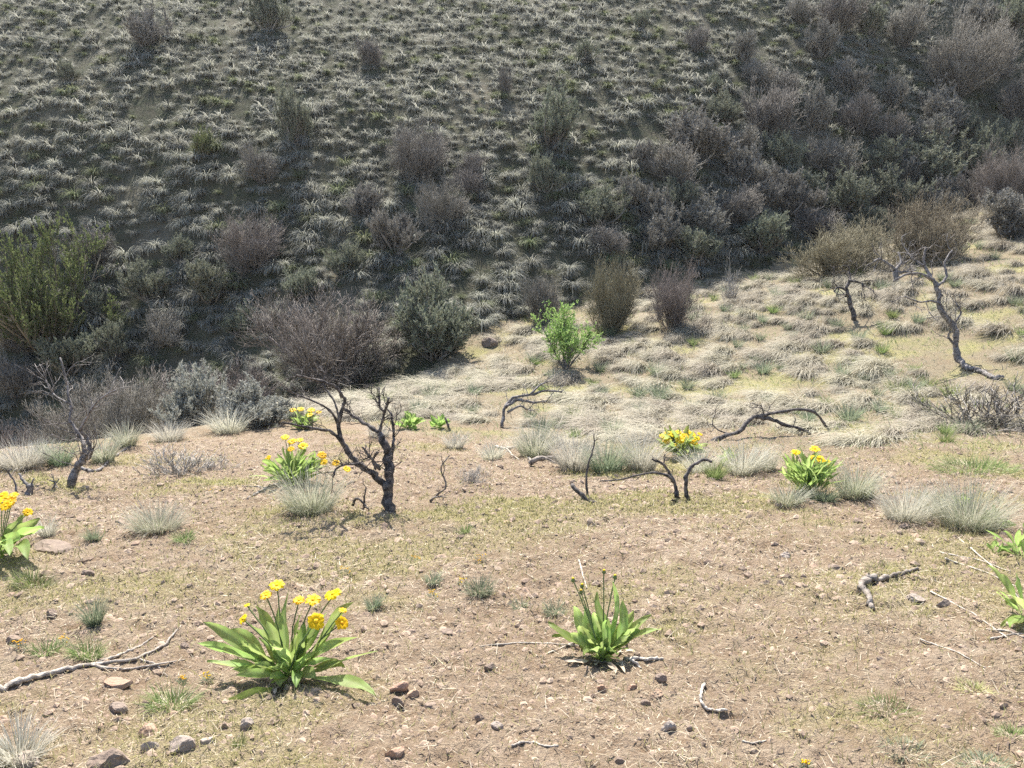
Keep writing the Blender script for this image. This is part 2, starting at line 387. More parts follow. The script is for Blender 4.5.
def ground_mat():
    t = NT('dry_soil'); zone = t.attr()[0]; green = t.attr()[1]      # zone: 0 bare shoulder, 1 grassy spur
    big = t.noise(0.9, 4); mid = t.noise(7.0, 5, 0.65); fine = t.noise(45.0, 4, 0.7); grit = t.noise(160.0, 3, 0.7)
    soil = t.mix(t.rng(big, 0.35, 0.65), (0.345, 0.263, 0.182), (0.42, 0.335, 0.245))
    soil = t.mix(t.rng(mid, 0.35, 0.68), soil, (0.255, 0.178, 0.115))
    soil = t.mix(t.rng(fine, 0.52, 0.72, 0, 0.7), soil, (0.50, 0.415, 0.305))
    soil = t.mix(t.rng(grit, 0.55, 0.75, 0, 0.6), soil, (0.18, 0.12, 0.085))
    soil = t.mix(t.rng(grit, 0.42, 0.25, 0, 0.7), soil, (0.55, 0.46, 0.36))
    st = t.mix(t.rng(fine, 0.4, 0.65), (0.25, 0.20, 0.135), (0.34, 0.30, 0.20)); st = t.mix(t.rng(mid, 0.45, 0.7, 0, 0.8), st, (0.30, 0.225, 0.15))
    gr = t.mix(t.rng(fine, 0.4, 0.65), (0.30, 0.29, 0.11), (0.42, 0.38, 0.19))
    c = t.mix(zone, soil, st); c = t.mix(t.math('MULTIPLY', green, t.rng(mid, 0.3, 0.6, 0.4, 1.0)), c, gr)
    t.link(c, t.b.inputs['Base Color']); t.b.inputs['Roughness'].default_value = 0.95; t.b.inputs['Specular IOR Level'].default_value = 0.1
    h = t.math('ADD', t.math('MULTIPLY', fine, 1.0), t.math('MULTIPLY', grit, 0.35)); t.bump(h, 1.0, 0.05); return t.m
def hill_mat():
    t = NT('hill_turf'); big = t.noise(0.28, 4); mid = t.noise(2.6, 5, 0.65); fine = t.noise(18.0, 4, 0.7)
    c = t.mix(t.rng(mid, 0.35, 0.65), (0.075, 0.068, 0.046), (0.06, 0.066, 0.037))  # dark litter tone, with shade between the tufts put into the colour
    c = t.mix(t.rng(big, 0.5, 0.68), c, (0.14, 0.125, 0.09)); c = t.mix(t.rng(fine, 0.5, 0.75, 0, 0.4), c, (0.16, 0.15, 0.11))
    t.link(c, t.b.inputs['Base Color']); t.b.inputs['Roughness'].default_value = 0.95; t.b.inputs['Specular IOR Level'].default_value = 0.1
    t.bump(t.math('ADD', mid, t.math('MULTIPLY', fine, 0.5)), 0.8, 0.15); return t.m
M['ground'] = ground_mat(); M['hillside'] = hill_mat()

# ---------------------------------------------------------------- ground and hillside: one height sheet, cut along the gully
def axis(lo, hi, a, b, step, grow_):
    mid = list(np.arange(a, b, step)); s = step; x = b; up = []
    while x < hi: up.append(x); s = min(s * grow_, 2.0); x += s
    up.append(hi); s = step; x = a; dn = []
    while x > lo: s = min(s * grow_, 2.0); x -= s; dn.append(max(x, lo))
    return np.array(sorted(set(dn)) + mid + up)
xs = axis(-110, 110, -3.6, 3.6, 0.022, 1.0125); ys = axis(-40, 200, 1.3, 7.5, 0.02, 1.012)
X, Y = np.meshgrid(xs, ys); X = X.ravel(); Y = Y.ravel(); Z = height(X, Y)
HG = is_hill(X, Y)
nx_, ny_ = len(xs), len(ys)
idx = np.arange(nx_ * ny_).reshape(ny_, nx_)
quads = np.stack([idx[:-1, :-1], idx[:-1, 1:], idx[1:, 1:], idx[1:, :-1]], -1).reshape(-1, 4)
fh = HG[quads].mean(1) + 0.8 * fbm(X[quads].mean(1) / 1.5, Y[quads].mean(1) / 1.5, 77, 3) > 0.1
GREEN_SPOTS = [(*hit(u, v)[0][:2], rx, ry, am) for u, v, rx, ry, am in [(885, 705, .35, .25, 1), (985, 690, .3, .3, .8), (860, 590, .5, .5, .8), (560, 520, 1.2, .5, .9), (330, 535, 1.5, .8, .9), (110, 500, 1.2, .7, .9), (700, 520, 1.2, .5, .8), (640, 505, 1.0, .4, .7), (990, 750, .4, .25, .8), (180, 600, .7, .4, .5), (30, 560, .8, .4, .6)]]
def patch_green(x, y):
    """where short yellow-green grass grows on the bare shoulder"""
    n = fbm(x / 1.1, y / 0.8, 61, 3) + 0.35 * fbm(x / 0.3, y / 0.3, 67, 2)
    g = np.clip((n - 0.03) * 5, 0, 1)
    for (cx, cy, rx, ry, am) in GREEN_SPOTS: g = g + am * np.exp(-((x - cx) / rx) ** 2 - ((y - cy) / ry) ** 2) * np.clip(0.6 + 3 * n, 0, 1)
    return np.clip(g, 0, 1)
def spur_zone(x, y):
    y0 = np.where(x > 0.5, 10.4 - 0.12 * (x - 0.5), 12.5)
    return np.clip((y - y0 + 5.0 * fbm(x / 1.5, y / 1.5, 51, 4)) / 2.6, 0, 1)
edge = np.clip(1 - np.abs(Y - 8.3 - 0.3 * np.sin(X)) / 1.6, 0, 1) * 0.7
GRN = np.clip(patch_green(X, Y) * (0.45 + edge + 0.4 * spur_zone(X, Y)), 0, 1); ZON = spur_zone(X, Y)
VAR = np.stack([ZON, GRN, np.zeros_like(ZON)], 1)
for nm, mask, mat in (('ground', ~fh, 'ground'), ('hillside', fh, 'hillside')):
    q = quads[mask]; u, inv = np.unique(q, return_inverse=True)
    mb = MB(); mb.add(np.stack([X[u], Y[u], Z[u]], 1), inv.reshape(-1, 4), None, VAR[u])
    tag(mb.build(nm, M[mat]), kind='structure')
# ---------------------------------------------------------------- tufts
def tuft(rng, n, L, spread, bend, W, bias=(0, 0, 0), r0=0.08, segs=3, elo=0.9):
    mb = MB(); az = rng.uniform(0, 2 * math.pi, n); rr = r0 * np.sqrt(rng.random(n))
    base = np.stack([np.cos(az) * rr, np.sin(az) * rr, np.full(n, -0.03)], 1)
    e0 = math.pi / 2 - spread * np.sqrt(rng.random(n))
    blades(mb, rng, base, az + rng.normal(0, 0.5, n), np.clip(e0, 0.15, 1.6), bend * rng.uniform(0.5, 1.3, n), L * rng.uniform(0.55, 1.15, n), W * rng.uniform(0.7, 1.3, n), segs, bias)
    return mb
def view_mask(x, y, z, mx=70, my=50):
    u, v, d = project(np.stack([x, y, z], 1)); return (u > -mx) & (u < 1024 + mx) & (v > -my) & (v < 768 + my) & (d > 0.5), u, v, d
def scatter(rng, x0, x1, y0, y1, step, jit=0.48):
    gx, gy = np.meshgrid(np.arange(x0, x1, step), np.arange(y0, y1, step)); gx = gx.ravel(); gy = gy.ravel()
    return gx + rng.uniform(-jit, jit, gx.size) * step, gy + rng.uniform(-jit, jit, gy.size) * step
def stamp(mb, tmpl, pos, rz, sc, plant, sz=None):
    """many transformed copies of template arrays into ONE mesh (stuff only)"""
    V, A, q, t = tmpl; k = len(pos); c, s = np.cos(rz), np.sin(rz); sz = sc if sz is None else sz
    vx = V[None, :, 0] * c[:, None] - V[None, :, 1] * s[:, None]; vy = V[None, :, 0] * s[:, None] + V[None, :, 1] * c[:, None]
    P = np.stack([vx * sc[:, None], vy * sc[:, None], np.broadcast_to(V[None, :, 2], vx.shape) * sz[:, None]], -1) + pos[:, None]
    AA = np.broadcast_to(A[None], (k,) + A.shape).copy(); AA[..., 1] = plant[:, None]
    o = (np.arange(k) * len(V))[:, None, None]
    mb.add(P.reshape(-1, 3), (q[None] + o).reshape(-1, 4) if len(q) else None, (t[None] + o).reshape(-1, 3) if len(t) else None, AA.reshape(-1, 3))

def fountain(rng, n, L, W, segs):
    """bunchgrass that rises in a tight crown and hangs over to the ground, mostly downhill"""
    mb = MB(); az = rng.uniform(0, 6.28, n); dn = rng.random(n) < 0.45; az[dn] = rng.normal(-1.57, 0.7, dn.sum())
    rr = 0.07 * np.sqrt(rng.random(n)); base = np.stack([np.cos(az) * rr, np.sin(az) * rr, np.full(n, -0.02)], 1)
    blades(mb, rng, base, az + rng.normal(0, .3, n), rng.uniform(1.05, 1.57, n), rng.uniform(1.5, 3.0, n), L * rng.uniform(.45, 1.05, n), W * rng.uniform(.7, 1.3, n), segs, (0, -0.05, -0.03))
    return mb
def spaced(rng, x0, x1, y0, y1, r, n):
    """random spots no closer than r"""
    X = rng.uniform(x0, x1, n); Y = rng.uniform(y0, y1, n); grid = {}; keep = []
    for i in range(n):
        cx, cy = int(X[i] // r), int(Y[i] // r); ok = True
        for a in (-1, 0, 1):
            for b in (-1, 0, 1):
                for j in grid.get((cx + a, cy + b), ()):
                    if (X[i] - X[j]) ** 2 + (Y[i] - Y[j]) ** 2 < r * r: ok = False
        if ok: grid.setdefault((cx, cy), []).append(i); keep.append(i)
    return X[keep], Y[keep]
# ---- far hillside bunchgrass: the 300 nearest as things, the rest one stuff object
rng = np.random.default_rng(11)
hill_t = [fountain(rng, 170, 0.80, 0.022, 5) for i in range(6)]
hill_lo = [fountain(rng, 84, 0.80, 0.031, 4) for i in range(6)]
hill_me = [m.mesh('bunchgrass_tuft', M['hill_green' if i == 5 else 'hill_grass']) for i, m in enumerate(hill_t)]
hx, hy = spaced(rng, -42, 46, 20, 57, 0.33, 60000)
hx2, hy2 = spaced(rng, -42, 46, 20, 34, 0.48, 9000); hx = np.concatenate([hx, hx2 + .27]); hy = np.concatenate([hy, hy2 + .27]); second = np.arange(len(hx)) >= len(hx) - len(hx2)
ok = is_hill(hx, hy) > 0.35; second = second[ok]; hx, hy = hx[ok], hy[ok]; hzv = height(hx, hy)
dens = fbm(hx / 3.2, hy / 3.2, 91, 3); gr_ = np.hypot(height(hx + .3, hy) - hzv, height(hx, hy + .3) - hzv) / .3
ok = rng.random(len(hx)) < np.clip(0.95 + 2.0 * dens, 0.75, 1.1) * np.where(second, np.clip((gr_ - .75) * 1.5, 0, .8), 0.92); hx, hy, hzv = hx[ok], hy[ok], hzv[ok]
vm, hu, hv, hd = view_mask(hx, hy, hzv, 130, 60); hx, hy, hzv, hd, hu, hv = [a[vm] for a in (hx, hy, hzv, hd, hu, hv)]
hs = 0.42 + 0.75 * rng.random(len(hx)) ** 1.3 * (1 + 0.5 * fbm(hx / 4, hy / 4, 95, 2)); hs *= np.where(hv < 190, np.clip(0.80 + hv / 900, 0.8, 1), 1.0)
inside = (hu > 0) & (hu < 1024) & (hv > 0) & (hv < 440)
order = np.argsort(np.where(inside, hd / hs, 1e9))[:300]
ind = np.zeros(len(hx), bool); ind[order] = True
variant = rng.integers(0, 6, len(hx)); rz = rng.uniform(-0.5, 0.5, len(hx))
for i in np.nonzero(ind)[0]:
    o = bpy.data.objects.new('bunchgrass_tuft', hill_me[variant[i]]); C.objects.link(o)
    o.location = (hx[i], hy[i], hzv[i]); o.rotation_euler = (0, 0, rz[i]); o.scale = (hs[i],) * 3
    tag(o, 'drooping straw and green bunchgrass tuft on the lower part of the shaded hillside', 'grass tuft', 'bunchgrass tufts low on the far hillside')
mbs = {0: MB(), 1: MB()}
for k in range(6):
  for tm, sel in ((hill_t, hd < 31), (hill_lo, hd >= 31)):
    s = np.nonzero(~ind & (variant == k) & sel)[0]
    stamp(mbs[1 if k == 5 else 0], tm[k].arrays(), np.stack([hx[s], hy[s], hzv[s]], 1), rz[s], hs[s], rng.random(len(s)))
both = MB()
for k in (0, 1):
    V, A, q, t = mbs[k].arrays(); both.add(V, q, None, A, k); both.Ft.append(t + both.n - len(V)); both.Mt.append(np.full(len(t), k))
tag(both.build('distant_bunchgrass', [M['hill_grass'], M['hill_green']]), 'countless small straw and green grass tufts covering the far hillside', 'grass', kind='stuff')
print('hill tufts', len(hx))
# short turf between the hill tufts
gx, gy = scatter(rng, -40, 46, 20, 58, 0.36); ok = (is_hill(gx, gy) > -0.2); gx, gy = gx[ok], gy[ok]; gz = height(gx, gy)
vm, *_ = view_mask(gx, gy, gz, 60, 30); gx, gy, gz = gx[vm], gy[vm], gz[vm]; n = len(gx)
mb = MB(); blades(mb, rng, np.stack([gx, gy, gz - 0.02], 1), rng.uniform(0, 6.28, n), rng.uniform(0.5, 1.4, n), rng.uniform(0.4, 1.4, n), rng.uniform(0.10, 0.22, n), rng.uniform(0.02, 0.04, n), 2, (0, -0.2, 0))
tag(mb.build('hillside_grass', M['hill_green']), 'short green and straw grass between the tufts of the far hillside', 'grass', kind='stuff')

def combed(rng, n, L, W):
    """dead tuft whose long blades all bow over downhill"""
    mb = MB(); a = rng.uniform(0, 6.28, n); rr = 0.17 * np.sqrt(rng.random(n)); base = np.stack([np.cos(a) * rr * 1.3, np.sin(a) * rr, np.full(n, -0.03)], 1)
    az = rng.normal(math.radians(207), 0.55, n); up_ = rng.random(n) < 0.12; az[up_] = rng.uniform(0, 6.28, up_.sum())
    blades(mb, rng, base, az, rng.uniform(0.75, 1.5, n), rng.uniform(1.5, 2.6, n), L * rng.uniform(0.45, 1.1, n), W * rng.uniform(.7, 1.3, n), 4, (0, 0, -0.05), wob=0.25)
    return mb
# ---- spur (right slope): pale laid-over tufts
rng = np.random.default_rng(23)
spur_t = [combed(rng, 320, 0.95, 0.014) for i in range(5)]
spur_g = [tuft(rng, 130, 0.42, 0.7, 0.6, 0.014, (-0.1, -0.05, 0), 0.10, 3) for i in range(3)]
sp_me = [m.mesh('dry_grass_tuft', M['pale_grass']) for m in spur_t]; sg_me = [m.mesh('green_grass_tuft', M['green_grass' if i == 0 else 'bluish_grass']) for i, m in enumerate(spur_g)]
CLEAR = [(*hit(u, v)[0][:2], r) for u, v, r in [(985, 378, .8), (960, 364, .6), (965, 408, .7), (1000, 412, .7), (975, 468, .8), (770, 436, .5), (725, 446, .5), (815, 440, .5), (681, 456, .6), (505, 428, .4), (854, 320, .5), (566, 369, .6), (411, 428, .5), (440, 428, .5), (540, 405, .5)]]
def spur_free(x, y):
    k = np.ones(len(x), bool)
    for cx, cy, r in CLEAR: k &= (x - cx) ** 2 + (y - cy) ** 2 > r * r
    return k
sx, sy = scatter(rng, -4.5, 29, 10.8, 37, 0.52); ok = (is_hill(sx, sy) < -0.1) & (spur_zone(sx, sy) > 0.5) & spur_free(sx, sy) & ~((sx < -0.5) & (sy > 20.5)); sx, sy = sx[ok], sy[ok]; sz = height(sx, sy)
dn = fbm(sx / 2.0, sy / 2.0, 55, 3); ok = rng.random(len(sx)) < np.clip(0.66 + 2.0 * dn, 0.10, 0.95); sx, sy, sz = sx[ok], sy[ok], sz[ok]
vm, su, sv, sd = view_mask(sx, sy, sz, 230, 60); sx, sy, sz, sd, su, sv = [a[vm] for a in (sx, sy, sz, sd, su, sv)]; off_ = (su < -10) | (su > 1034) | (sv > 768)
gsel = rng.random(len(sx)) < 0.25
ss = rng.uniform(0.50, 1.05, len(sx)); rank = np.argsort(np.where(off_, 1e6, 0) + sd / ss); dry = [i for i in rank if not gsel[i]]; grn = [i for i in rank if gsel[i]]
print('spur', len(dry), len(grn))
for k, i in enumerate(dry[:300]):
    o = bpy.data.objects.new('dry_grass_tuft', sp_me[rng.integers(5)]); C.objects.link(o)
    o.location = (sx[i], sy[i], sz[i]); o.rotation_euler = (0, 0, rng.uniform(-0.45, 0.45)); o.scale = (ss[i], ss[i], ss[i] * rng.uniform(0.45, 0.8))
    tag(o, 'pale dead grass tuft combed over downhill on the sunny right slope', 'grass tuft', 'pale dead tufts on the sunny slope')
mb = MB()
rest = np.array(dry[300:], int)
if len(rest):
    for k in range(5):
        s = rest[k::5]
        if len(s): stamp(mb, spur_t[k].arrays(), np.stack([sx[s], sy[s], sz[s]], 1), rng.uniform(-.45, .45, len(s)), ss[s], rng.random(len(s)), ss[s] * 0.65)
    tag(mb.build('distant_dry_grass', M['pale_grass']), 'small pale grass tufts far up the sunny right slope', 'grass', kind='stuff')
for i in [j for j in grn if not off_[j]][:150]:
    o = bpy.data.objects.new('green_grass_tuft', sg_me[rng.integers(3)]); C.objects.link(o)
    o.location = (sx[i], sy[i], sz[i]); o.rotation_euler = (0, 0, rng.uniform(0, 6.28)); o.scale = (ss[i],) * 3
    tag(o, 'small fresh grey green grass tuft among dead tufts on the sunny slope', 'grass tuft', 'fresh green tufts on the sunny slope')
# thin straw and green blades over the spur
gx, gy = scatter(rng, -6, 27, 10, 36, 0.085); keep = (is_hill(gx, gy) < 0.5) & (spur_zone(gx, gy) > 0.15); gx, gy = gx[keep], gy[keep]
keep = rng.random(len(gx)) < np.clip(0.62 + 2.0 * fbm(gx / 0.9, gy / 0.9, 58, 3), 0.1, 1) * np.clip(14 / gy, 0.35, 1.0); gx, gy = gx[keep], gy[keep]; gz = height(gx, gy)
vm, *_ = view_mask(gx, gy, gz, 200, 30); gx, gy, gz = gx[vm], gy[vm], gz[vm]; n = len(gx); isg = rng.random(n) < np.clip(0.46 + 2.8 * fbm(gx / 1.6, gy / 1.6, 59, 3), 0.02, 0.9)
for nm, mk, lab, mt in (('straw', ~isg, 'thin flattened straw covering the sunny right slope', 'pale_grass'), ('short_grass', isg, 'thin green grass growing through the straw on the right slope', 'green_grass')):
    x, y, z = gx[mk], gy[mk], gz[mk]; n = len(x); mb = MB(); f = np.clip(y / 14, 0.8, 2.2)
    blades(mb, rng, np.stack([x, y, z - 0.01], 1), rng.uniform(0, 6.28, n), rng.uniform(0.3, 1.3, n), rng.uniform(0.3, 1.2, n), rng.uniform(0.08, 0.24, n), 0.013 * f, 2, (-0.4, -0.25, -0.05) if nm == 'straw' else (-.1, 0, 0))
    tag(mb.build(nm, M[mt]), lab, 'grass', kind='stuff')

# ---- shoulder ground cover: short grass, straw litter, gravel
rng = np.random.default_rng(31)
def strew(n, ymin=1.6, ymax=12.5, p=1.3):
    """n spots spread evenly enough in the picture"""
    y = ymin + (ymax - ymin) * rng.random(n) ** p; x = rng.uniform(-1, 1, n) * (0.90 * y + 1.0)
    return x, y
x, y = strew(440000); k = rng.random(len(x)) < np.clip(patch_green(x, y) * (0.35 + 1.2 * np.clip(1 - np.abs(y - 8.0) / 1.5, 0, 1)) + 0.07, 0, 1) * (1 - 0.7 * spur_zone(x, y)); x, y = x[k], y[k]; z = height(x, y); n = len(x)
mb = MB(); blades(mb, rng, np.stack([x, y, z - 0.006], 1), rng.uniform(0, 6.28, n), rng.uniform(0.4, 1.5, n), rng.uniform(0, 1, n), rng.uniform(0.02, 0.075, n), 0.0058 * np.clip(y / 4, 0.7, 2.2), 2)
tag(mb.build('moss_grass', M['fuzz']), 'short yellow green grass in patches on the bare shoulder', 'grass', kind='stuff')
x, y = strew(62000); k = rng.random(len(x)) < np.clip(0.55 + 2 * fbm(x / 0.7, y / 0.7, 71, 3), 0.12, 1); x, y = x[k], y[k]; z = height(x, y); n = len(x)
mb = MB(); blades(mb, rng, np.stack([x, y, z + 0.004], 1), rng.uniform(0, 6.28, n), rng.uniform(-0.1, 0.45, n), rng.uniform(-0.1, 0.5, n), rng.uniform(0.02, 0.05, n) * np.where(rng.random(n) < .18, 2.4, 1), 0.0030 * np.clip(y / 3.5, 0.8, 2.5), 2)
tag(mb.build('straw_litter', M['litter']), 'dry straw and stalk litter strewn over the bare soil', 'litter', kind='stuff')
x, y = strew(60000); k = rng.random(len(x)) < np.clip(0.55 + 2.4 * fbm(x / 0.6, y / 0.6, 73, 3), 0.05, 1) * (1 - 0.6 * spur_zone(x, y)); x, y = x[k], y[k]; z = height(x, y); n = len(x)
mb = MB(); blades(mb, rng, np.stack([x, y, z + 0.003], 1), rng.uniform(0, 6.28, n), rng.uniform(-0.1, 0.35, n), rng.uniform(-0.1, 0.4, n), rng.uniform(0.012, 0.05, n), rng.uniform(0.005, 0.013, n) * np.clip(y / 5, 0.8, 1.6), 2)
tag(mb.build('bark_litter', M['bark_bits']), 'dark crumbs of bark and dead leaf scattered over the soil', 'litter', kind='stuff')
def ico(sub):
    import bmesh
    bm = bmesh.new(); bmesh.ops.create_icosphere(bm, subdivisions=sub, radius=1.0); V = np.array([v.co[:] for v in bm.verts]); T = np.array([[v.index for v in f.verts] for f in bm.faces]); bm.free(); return V, T
def rock_arrays(rng, sub=2, flat=0.6, sharp=0.35):
    V, T = ico(sub); V = V.copy()
    for k in range(9):                                               # chop by random planes -> angular stone
        n = unit(rng.normal(size=3)); d = rng.uniform(0.45, 0.85); ov = np.maximum(V @ n - d, 0); V -= ov[:, None] * n * 0.92
    V += rng.normal(0, 0.03, V.shape); V *= np.array([1, rng.uniform(0.6, 0.9), flat])
    A = np.zeros((len(V), 3)); A[:, 0] = 0.5; A[:, 1] = rng.random()
    return V, A, np.zeros((0, 4), int), T
peb = [rock_arrays(rng, 1, rng.uniform(0.5, 0.8)) for _ in range(8)]
x, y = strew(76000, 1.6, 12.0, 1.35); k = rng.random(len(x)) < np.clip(0.6 + 2 * fbm(x / 0.8, y / 0.8, 83, 3), 0.1, 1) * (1 - 0.85 * spur_zone(x, y)); x, y = x[k], y[k]; z = height(x, y)
mb = MB(); sc = 0.0065 * (rng.pareto(1.9, len(x)) + 0.8); sc = np.minimum(sc, 0.040) * np.clip(y / 4.0, 0.8, 1.5)
for k in range(8): s = np.arange(k, len(x), 8); stamp(mb, peb[k], np.stack([x[s], y[s], z[s] - sc[s] * 0.18], 1), rng.uniform(0, 6.28, len(s)), sc[s], rng.random(len(s)))
tag(mb.build('gravel', M['clod'], smooth=False), 'reddish brown clods and gravel scattered over the soil', 'gravel', kind='stuff')
# ---------------------------------------------------------------- shrubs
def shrub_parts(rng, kind):
    """unit shrub about 1 m tall and 1.1 m wide: list of (part, mesh builder, material)"""
    parts = []
    sm = MB(); tw = MB(); lf = MB()
    if kind == 'twig':                                               # bare, fine twigged
        a = stems(rng, 24, 0.56, 1.4, 6, 0.16, 0.2, 0.12); b = grow(rng, a, 7, 0.12, 1, 0.65, 0.36, 5, 0.3); c = grow(rng, b, 6, 0.15, 1, 0.6, 0.22, 4, 0.3); d = grow(rng, c, 3, 0.2, 1, 0.5, 0.13, 3, 0.25)
        tubes(sm, a, np.linspace(0.016, 0.006, 6)[None] * np.ones((len(a), 1)), 5); tubes(tw, b, np.linspace(0.007, 0.004, 5)[None] * np.ones((len(b), 1)))
        tubes(tw, c, np.linspace(0.0048, 0.003, 4)[None] * np.ones((len(c), 1))); tubes(tw, d, np.linspace(0.0036, 0.002, 3)[None] * np.ones((len(d), 1)))
        return [('stem', sm, 0), ('twigs', tw, 1)]
    if kind == 'thicket':                                            # large and fine twigged
        a = stems(rng, 30, 0.58, 1.4, 6, 0.16, 0.16, 0.14); b = grow(rng, a, 8, 0.1, 1, 0.6, 0.34, 5, 0.3, 0.2); c = grow(rng, b, 7, 0.15, 1, 0.6, 0.20, 4, 0.25); d = grow(rng, c, 4, 0.2, 1, 0.6, 0.10, 3, 0.2)
        tubes(sm, a, np.linspace(0.009, 0.004, 6)[None] * np.ones((len(a), 1)), 5); tubes(tw, b, np.linspace(0.0036, 0.002, 5)[None] * np.ones((len(b), 1)))
        tubes(tw, c, np.linspace(0.0022, 0.0014, 4)[None] * np.ones((len(c), 1))); tubes(tw, d, np.linspace(0.0016, 0.001, 3)[None] * np.ones((len(d), 1)))
        return [('stem', sm, 0), ('twigs', tw, 1)]
    if kind == 'sage':                                               # grey green leaves on twisted stems
        a = stems(rng, 18, 0.52, 1.35, 6, 0.16, 0.2, 0.1); b = grow(rng, a, 7, 0.15, 1, 0.65, 0.34, 5, 0.4); c = grow(rng, b, 6, 0.2, 1, 0.55, 0.18, 4, 0.5)
        tubes(sm, a, np.linspace(0.03, 0.009, 6)[None] * np.ones((len(a), 1)), 5); tubes(sm, b, np.linspace(0.008, 0.004, 5)[None] * np.ones((len(b), 1)))
        tubes(sm, c, np.linspace(0.004, 0.0025, 4)[None] * np.ones((len(c), 1)))
        leaflets(lf, rng, c, 24, 0.048, 0.017, 0.1, 0.7, up=0.5); leaflets(lf, rng, b, 8, 0.07, 0.022, 0.3, 0.8, up=0.5)
        return [('stem', sm, 0), ('foliage', lf, 1)]
    if kind == 'leafy':                                              # upright green shrub
        a = stems(rng, 30, 0.66, 1.45, 6, 0.16, 0.15, 0.12); b = grow(rng, a, 8, 0.15, 1, 0.55, 0.32, 5, 0.45); c = grow(rng, b, 5, 0.2, 1, 0.55, 0.16, 4, 0.4)
        tubes(sm, a, np.linspace(0.02, 0.006, 6)[None] * np.ones((len(a), 1)), 5); tubes(sm, b, np.linspace(0.006, 0.003, 5)[None] * np.ones((len(b), 1)))
        tubes(sm, c, np.linspace(0.003, 0.002, 4)[None] * np.ones((len(c), 1)))
        leaflets(lf, rng, c, 24, 0.028, 0.012, 0.1, 0.9); leaflets(lf, rng, b, 14, 0.028, 0.012, 0.3, 0.9)
        return [('stem', sm, 0), ('foliage', lf, 1)]
    if kind == 'low':                                                # low spidery grey twig mound
        a = stems(rng, 22, 0.5, 1.35, 6, 0.10, 0.2, 0.12); b = grow(rng, a, 6, 0.15, 1, 0.6, 0.30, 5, 0.25); c = grow(rng, b, 3, 0.2, 1, 0.6, 0.16, 4, 0.25)
        tubes(sm, a, np.linspace(0.012, 0.004, 6)[None] * np.ones((len(a), 1)), 4); tubes(tw, b, np.linspace(0.005, 0.003, 5)[None] * np.ones((len(b), 1))); tubes(tw, c, np.linspace(0.0035, 0.002, 4)[None] * np.ones((len(c), 1)))
        return [('stem', sm, 0), ('twigs', tw, 1)]
KM = {'thicket': ('thicket', ('twig', 'twig')), 'twig': ('twig', ('twig', 'twig')), 'purple': ('thicket', ('purple_twig', 'purple_twig')), 'olive': ('thicket', ('olive_twig', 'olive_twig')),
      'sage': ('sage', ('twig', 'sage_leaf')), 'leafy': ('leafy', ('olive_twig', 'bush_leaf')), 'low': ('low', ('silver_twig', 'silver_twig')), 'silver': ('sage', ('twig', 'silver_leaf')), 'grey': ('sage', ('twig', 'grey_leaf')), 'brown': ('low', ('twig', 'twig'))}
PROTO = {}
def shrub_proto(kind, var):
    if (kind, var) in PROTO: return PROTO[(kind, var)]
    base, mats = KM[kind]; r = np.random.default_rng(abs(hash_str(base)) % 9973 + var * 37); parts = shrub_parts(r, base)
    allv = np.concatenate([p[1].arrays()[0] for p in parts]); h = np.percentile(allv[:, 2], 98); wd = np.percentile(np.abs(allv[:, 0]), 97) * 2
    PROTO[(kind, var)] = ([(n, m.mesh(n, M[mats[i]])) for n, m, i in parts], h, wd); return PROTO[(kind, var)]
def hash_str(s): return sum(ord(c) * (i + 7) for i, c in enumerate(s))
rs = np.random.default_rng(5)
def shrub(kind, u, v, wpx, hpx, label, group=None, name=None, cat='shrub', d=None, sink=0.02):
    """shrub whose foot shows at pixel (u,v)"""
    q, D = hit(u, v)
    if d is not None: q = px(u, v, d); D = d; q[2] = hz(q[0], q[1])
    parts, h, wd = shrub_proto(kind, int(rs.integers(5)))
    W = wpx * D / F * 0.9; H = hpx * D / F * 0.92
    nm = name or {'sage': 'sagebrush', 'grey': 'grey_shrub', 'silver': 'sagebrush', 'leafy': 'green_shrub'}.get(kind, 'bare_shrub')
    e = empty(nm, (q[0], q[1], q[2] - sink), float(rs.uniform(0, 6.28)), (W / wd, W / wd, H / h))
    for n, me in parts: o = bpy.data.objects.new(n, me); C.objects.link(o); o.parent = e
    return tag(e, label, cat, group)
